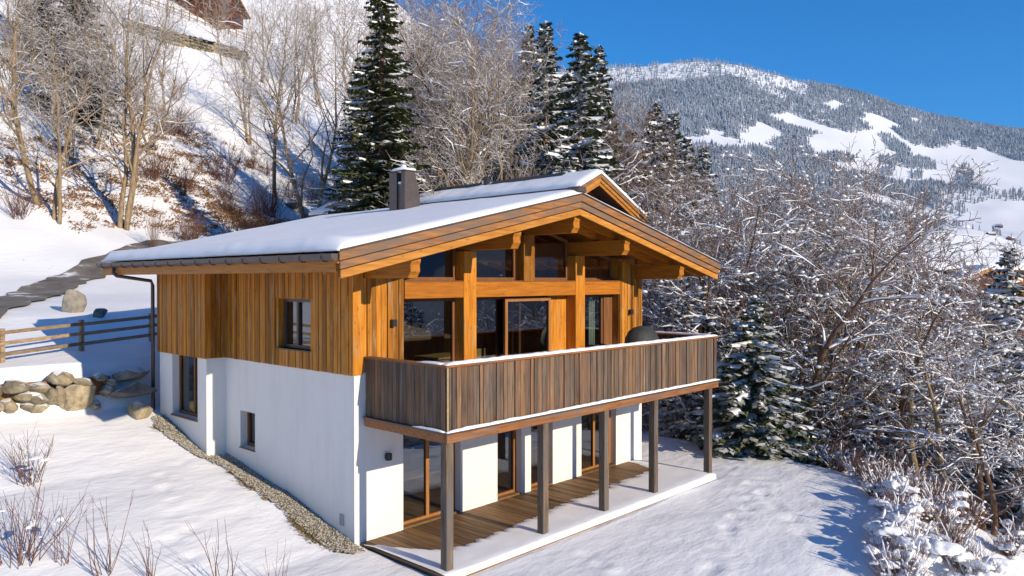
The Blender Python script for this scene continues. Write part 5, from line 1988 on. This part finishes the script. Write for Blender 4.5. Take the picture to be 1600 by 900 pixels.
# along the edge of the lawn and down the bank on the right
edge = [(12.9, -4.9, .9, SH_B), (12.2, -5.6, .9, SH_B), (11.3, -5.9, .8, SH_A), (13.6, -4.2, .9, SH_B), (10.4, -6.6, .9, SH_C), (9.6, -6.9, .9, SH_A), (8.7, -7.2, .9, SH_C), (7.9, -7.3, .8, SH_C),
        (7.2, -7.6, .9, SH_C), (6.5, -7.8, .9, SH_A), (12.9, -6.0, 1.0, SH_A), (12.0, -6.8, 1.0, SH_B), (11.0, -7.2, 1.0, SH_A), (10.0, -7.8, .9, SH_B), (9.0, -8.2, .8, SH_A),
        (14.2, -5.4, 1.0, SH_B), (13.4, -6.8, .9, SH_A), (12.4, -7.6, .9, SH_B), (8.2, -8.6, .8, SH_C), (14.6, -3.2, 1.0, SH_A), (15.2, -4.4, 1.1, SH_A), (14.9, -6.6, 1.0, SH_B), (11.4, -8.6, .7, SH_A),
        (13.6, -8.6, .9, SH_A), (14.4, -1.6, .9, SH_A), (14.2, 0.2, .9, SH_B), (15.8, -6.0, 1.0, SH_C), (12.8, -9.6, .7, SH_B)]
for i, (x, y, h_, vm) in enumerate(edge):
    same = sorted([e for e in edge if e[3] is vm], key=lambda e: bearing(e[0], e[1]))
    look = 'snow dusted' if vm is SH_A else ('brown stemmed' if vm is SH_B else 'thickly snow laden')
    plant('shrub', vm[0], vm[1], x, y, h_, '%s shrub on the bank beside the lawn, %s such from the left' % (look, ORD[same.index((x, y, h_, vm))]), 'shrub', 'snowy shrubs along the lawn edge', rz=i * 1.3, sink=.0)
# behind the roof: big snowy bushes
for i, (u, d, v) in enumerate(((668, 49, 232), (706, 48, 226), (744, 47, 236), (640, 50, 250))):
    at_frame('bush', BT_S, u, d, v, ('snow covered bush just right of the chimney, left of the tallest', 'tallest snow covered bush behind the middle of the chalet roof',
             'snow covered bush behind the roof, rightmost of its row', 'low snow covered bush directly behind the chimney')[i], 'bush', rz=i * 1.4, z=height_of(335, d), wide=1.15)
# foreground, lower left
for i, (u, d, h_, vm, lab) in enumerate(((45, 15.2, 1.15, SH_L, 'reddish twiggy shrub in the snow at the left edge'), (30, 12.3, 1.35, SH_L, 'reddish shrub dusted with snow in the lower left corner'),
                                         (95, 12.4, 1.15, SH_T, 'upright reddish shoots beside the shrub in the lower left corner'), (165, 12.3, 1.35, SH_T, 'tallest group of thin reddish shoots along the bottom edge'),
                                         (235, 12.4, .95, SH_T, 'short reddish shoots along the bottom edge, left of the lone tall shoot'), (345, 12.3, 1.3, SH_T, 'lone tall reddish shoots at the bottom edge below the gravel'),
                                         (430, 12.4, .9, SH_T, 'short reddish shoots at the bottom edge nearest the house corner'))):
    x, y = spot(u, d)
    plant('shrub', vm[0], vm[1], x, y, h_, lab, 'shrub', rz=i * 1.1, sink=0)
# bare shrubs scattered on the slope
slope_bushes = ((375, 46, 3.2), (330, 38, 1.1), (455, 46, 2.6), (240, 40, 2.6), (545, 46, 2.4), (425, 56, 3.2), (350, 58, 3.4), (290, 52, 2.6), (520, 50, 2.8), (30, 38, 2.0), (265, 62, 3), (400, 50, 2.6))
others = sorted([q for k, q in enumerate(slope_bushes) if k not in (0, 1, 3)])
for i, (u, d, h_) in enumerate(slope_bushes):
    x, y = spot(u, d)
    labs = {0: 'leafless fan shaped bush in the middle of the snowy slope', 1: 'low snowy bush just above the chalet eaves', 3: 'thin sapling standing at the foot of the slope above the eaves'}
    plant('shrub', SH_H[0], SH_H[1], x, y, h_, labs.get(i) or 'leafless bush on the snowy slope left of the spruce, %s from the left' % ORD[others.index((u, d, h_))], 'shrub', None if i in labs else 'leafless bushes on the slope', rz=i * 1.7, sink=0, wide=.35 if i == 3 else 1)

rnd = random.Random(90)
for i in range(26):
    u, d = rnd.uniform(235, 560), rnd.uniform(42, 72)
    x, y = spot(u, d)
    plant('bush', SH_H[0], SH_H[1], x, y, rnd.uniform(1.2, 2.8), 'small bare bush among the dead leaves on the steep slope', 'bush', 'small bushes among the dead leaves', rz=i * 1.3, sink=0, wide=rnd.uniform(.7, 1.4))

# ------------------------------------------------------------------ haze
HAZE = True
if HAZE:
    hz_ = MB().box(-5000, 7000, -5000, 7000, -620, 1080).build('haze', None)
    hm = bpy.data.materials.new('haze'); hm.use_nodes = True
    nn_ = hm.node_tree.nodes; nn_.clear()
    o_ = nn_.new('ShaderNodeOutputMaterial'); pv = nn_.new('ShaderNodeVolumePrincipled')
    pv.inputs['Color'].default_value = (0.36, 0.62, 1.0, 1)
    pv.inputs['Density'].default_value = 0.000075
    pv.inputs['Anisotropy'].default_value = 0.0
    hm.node_tree.links.new(pv.outputs[0], o_.inputs['Volume'])
    hz_.data.materials.append(hm)
    tag(hz_, 'thin blue winter haze over the valley', 'haze', kind='stuff')
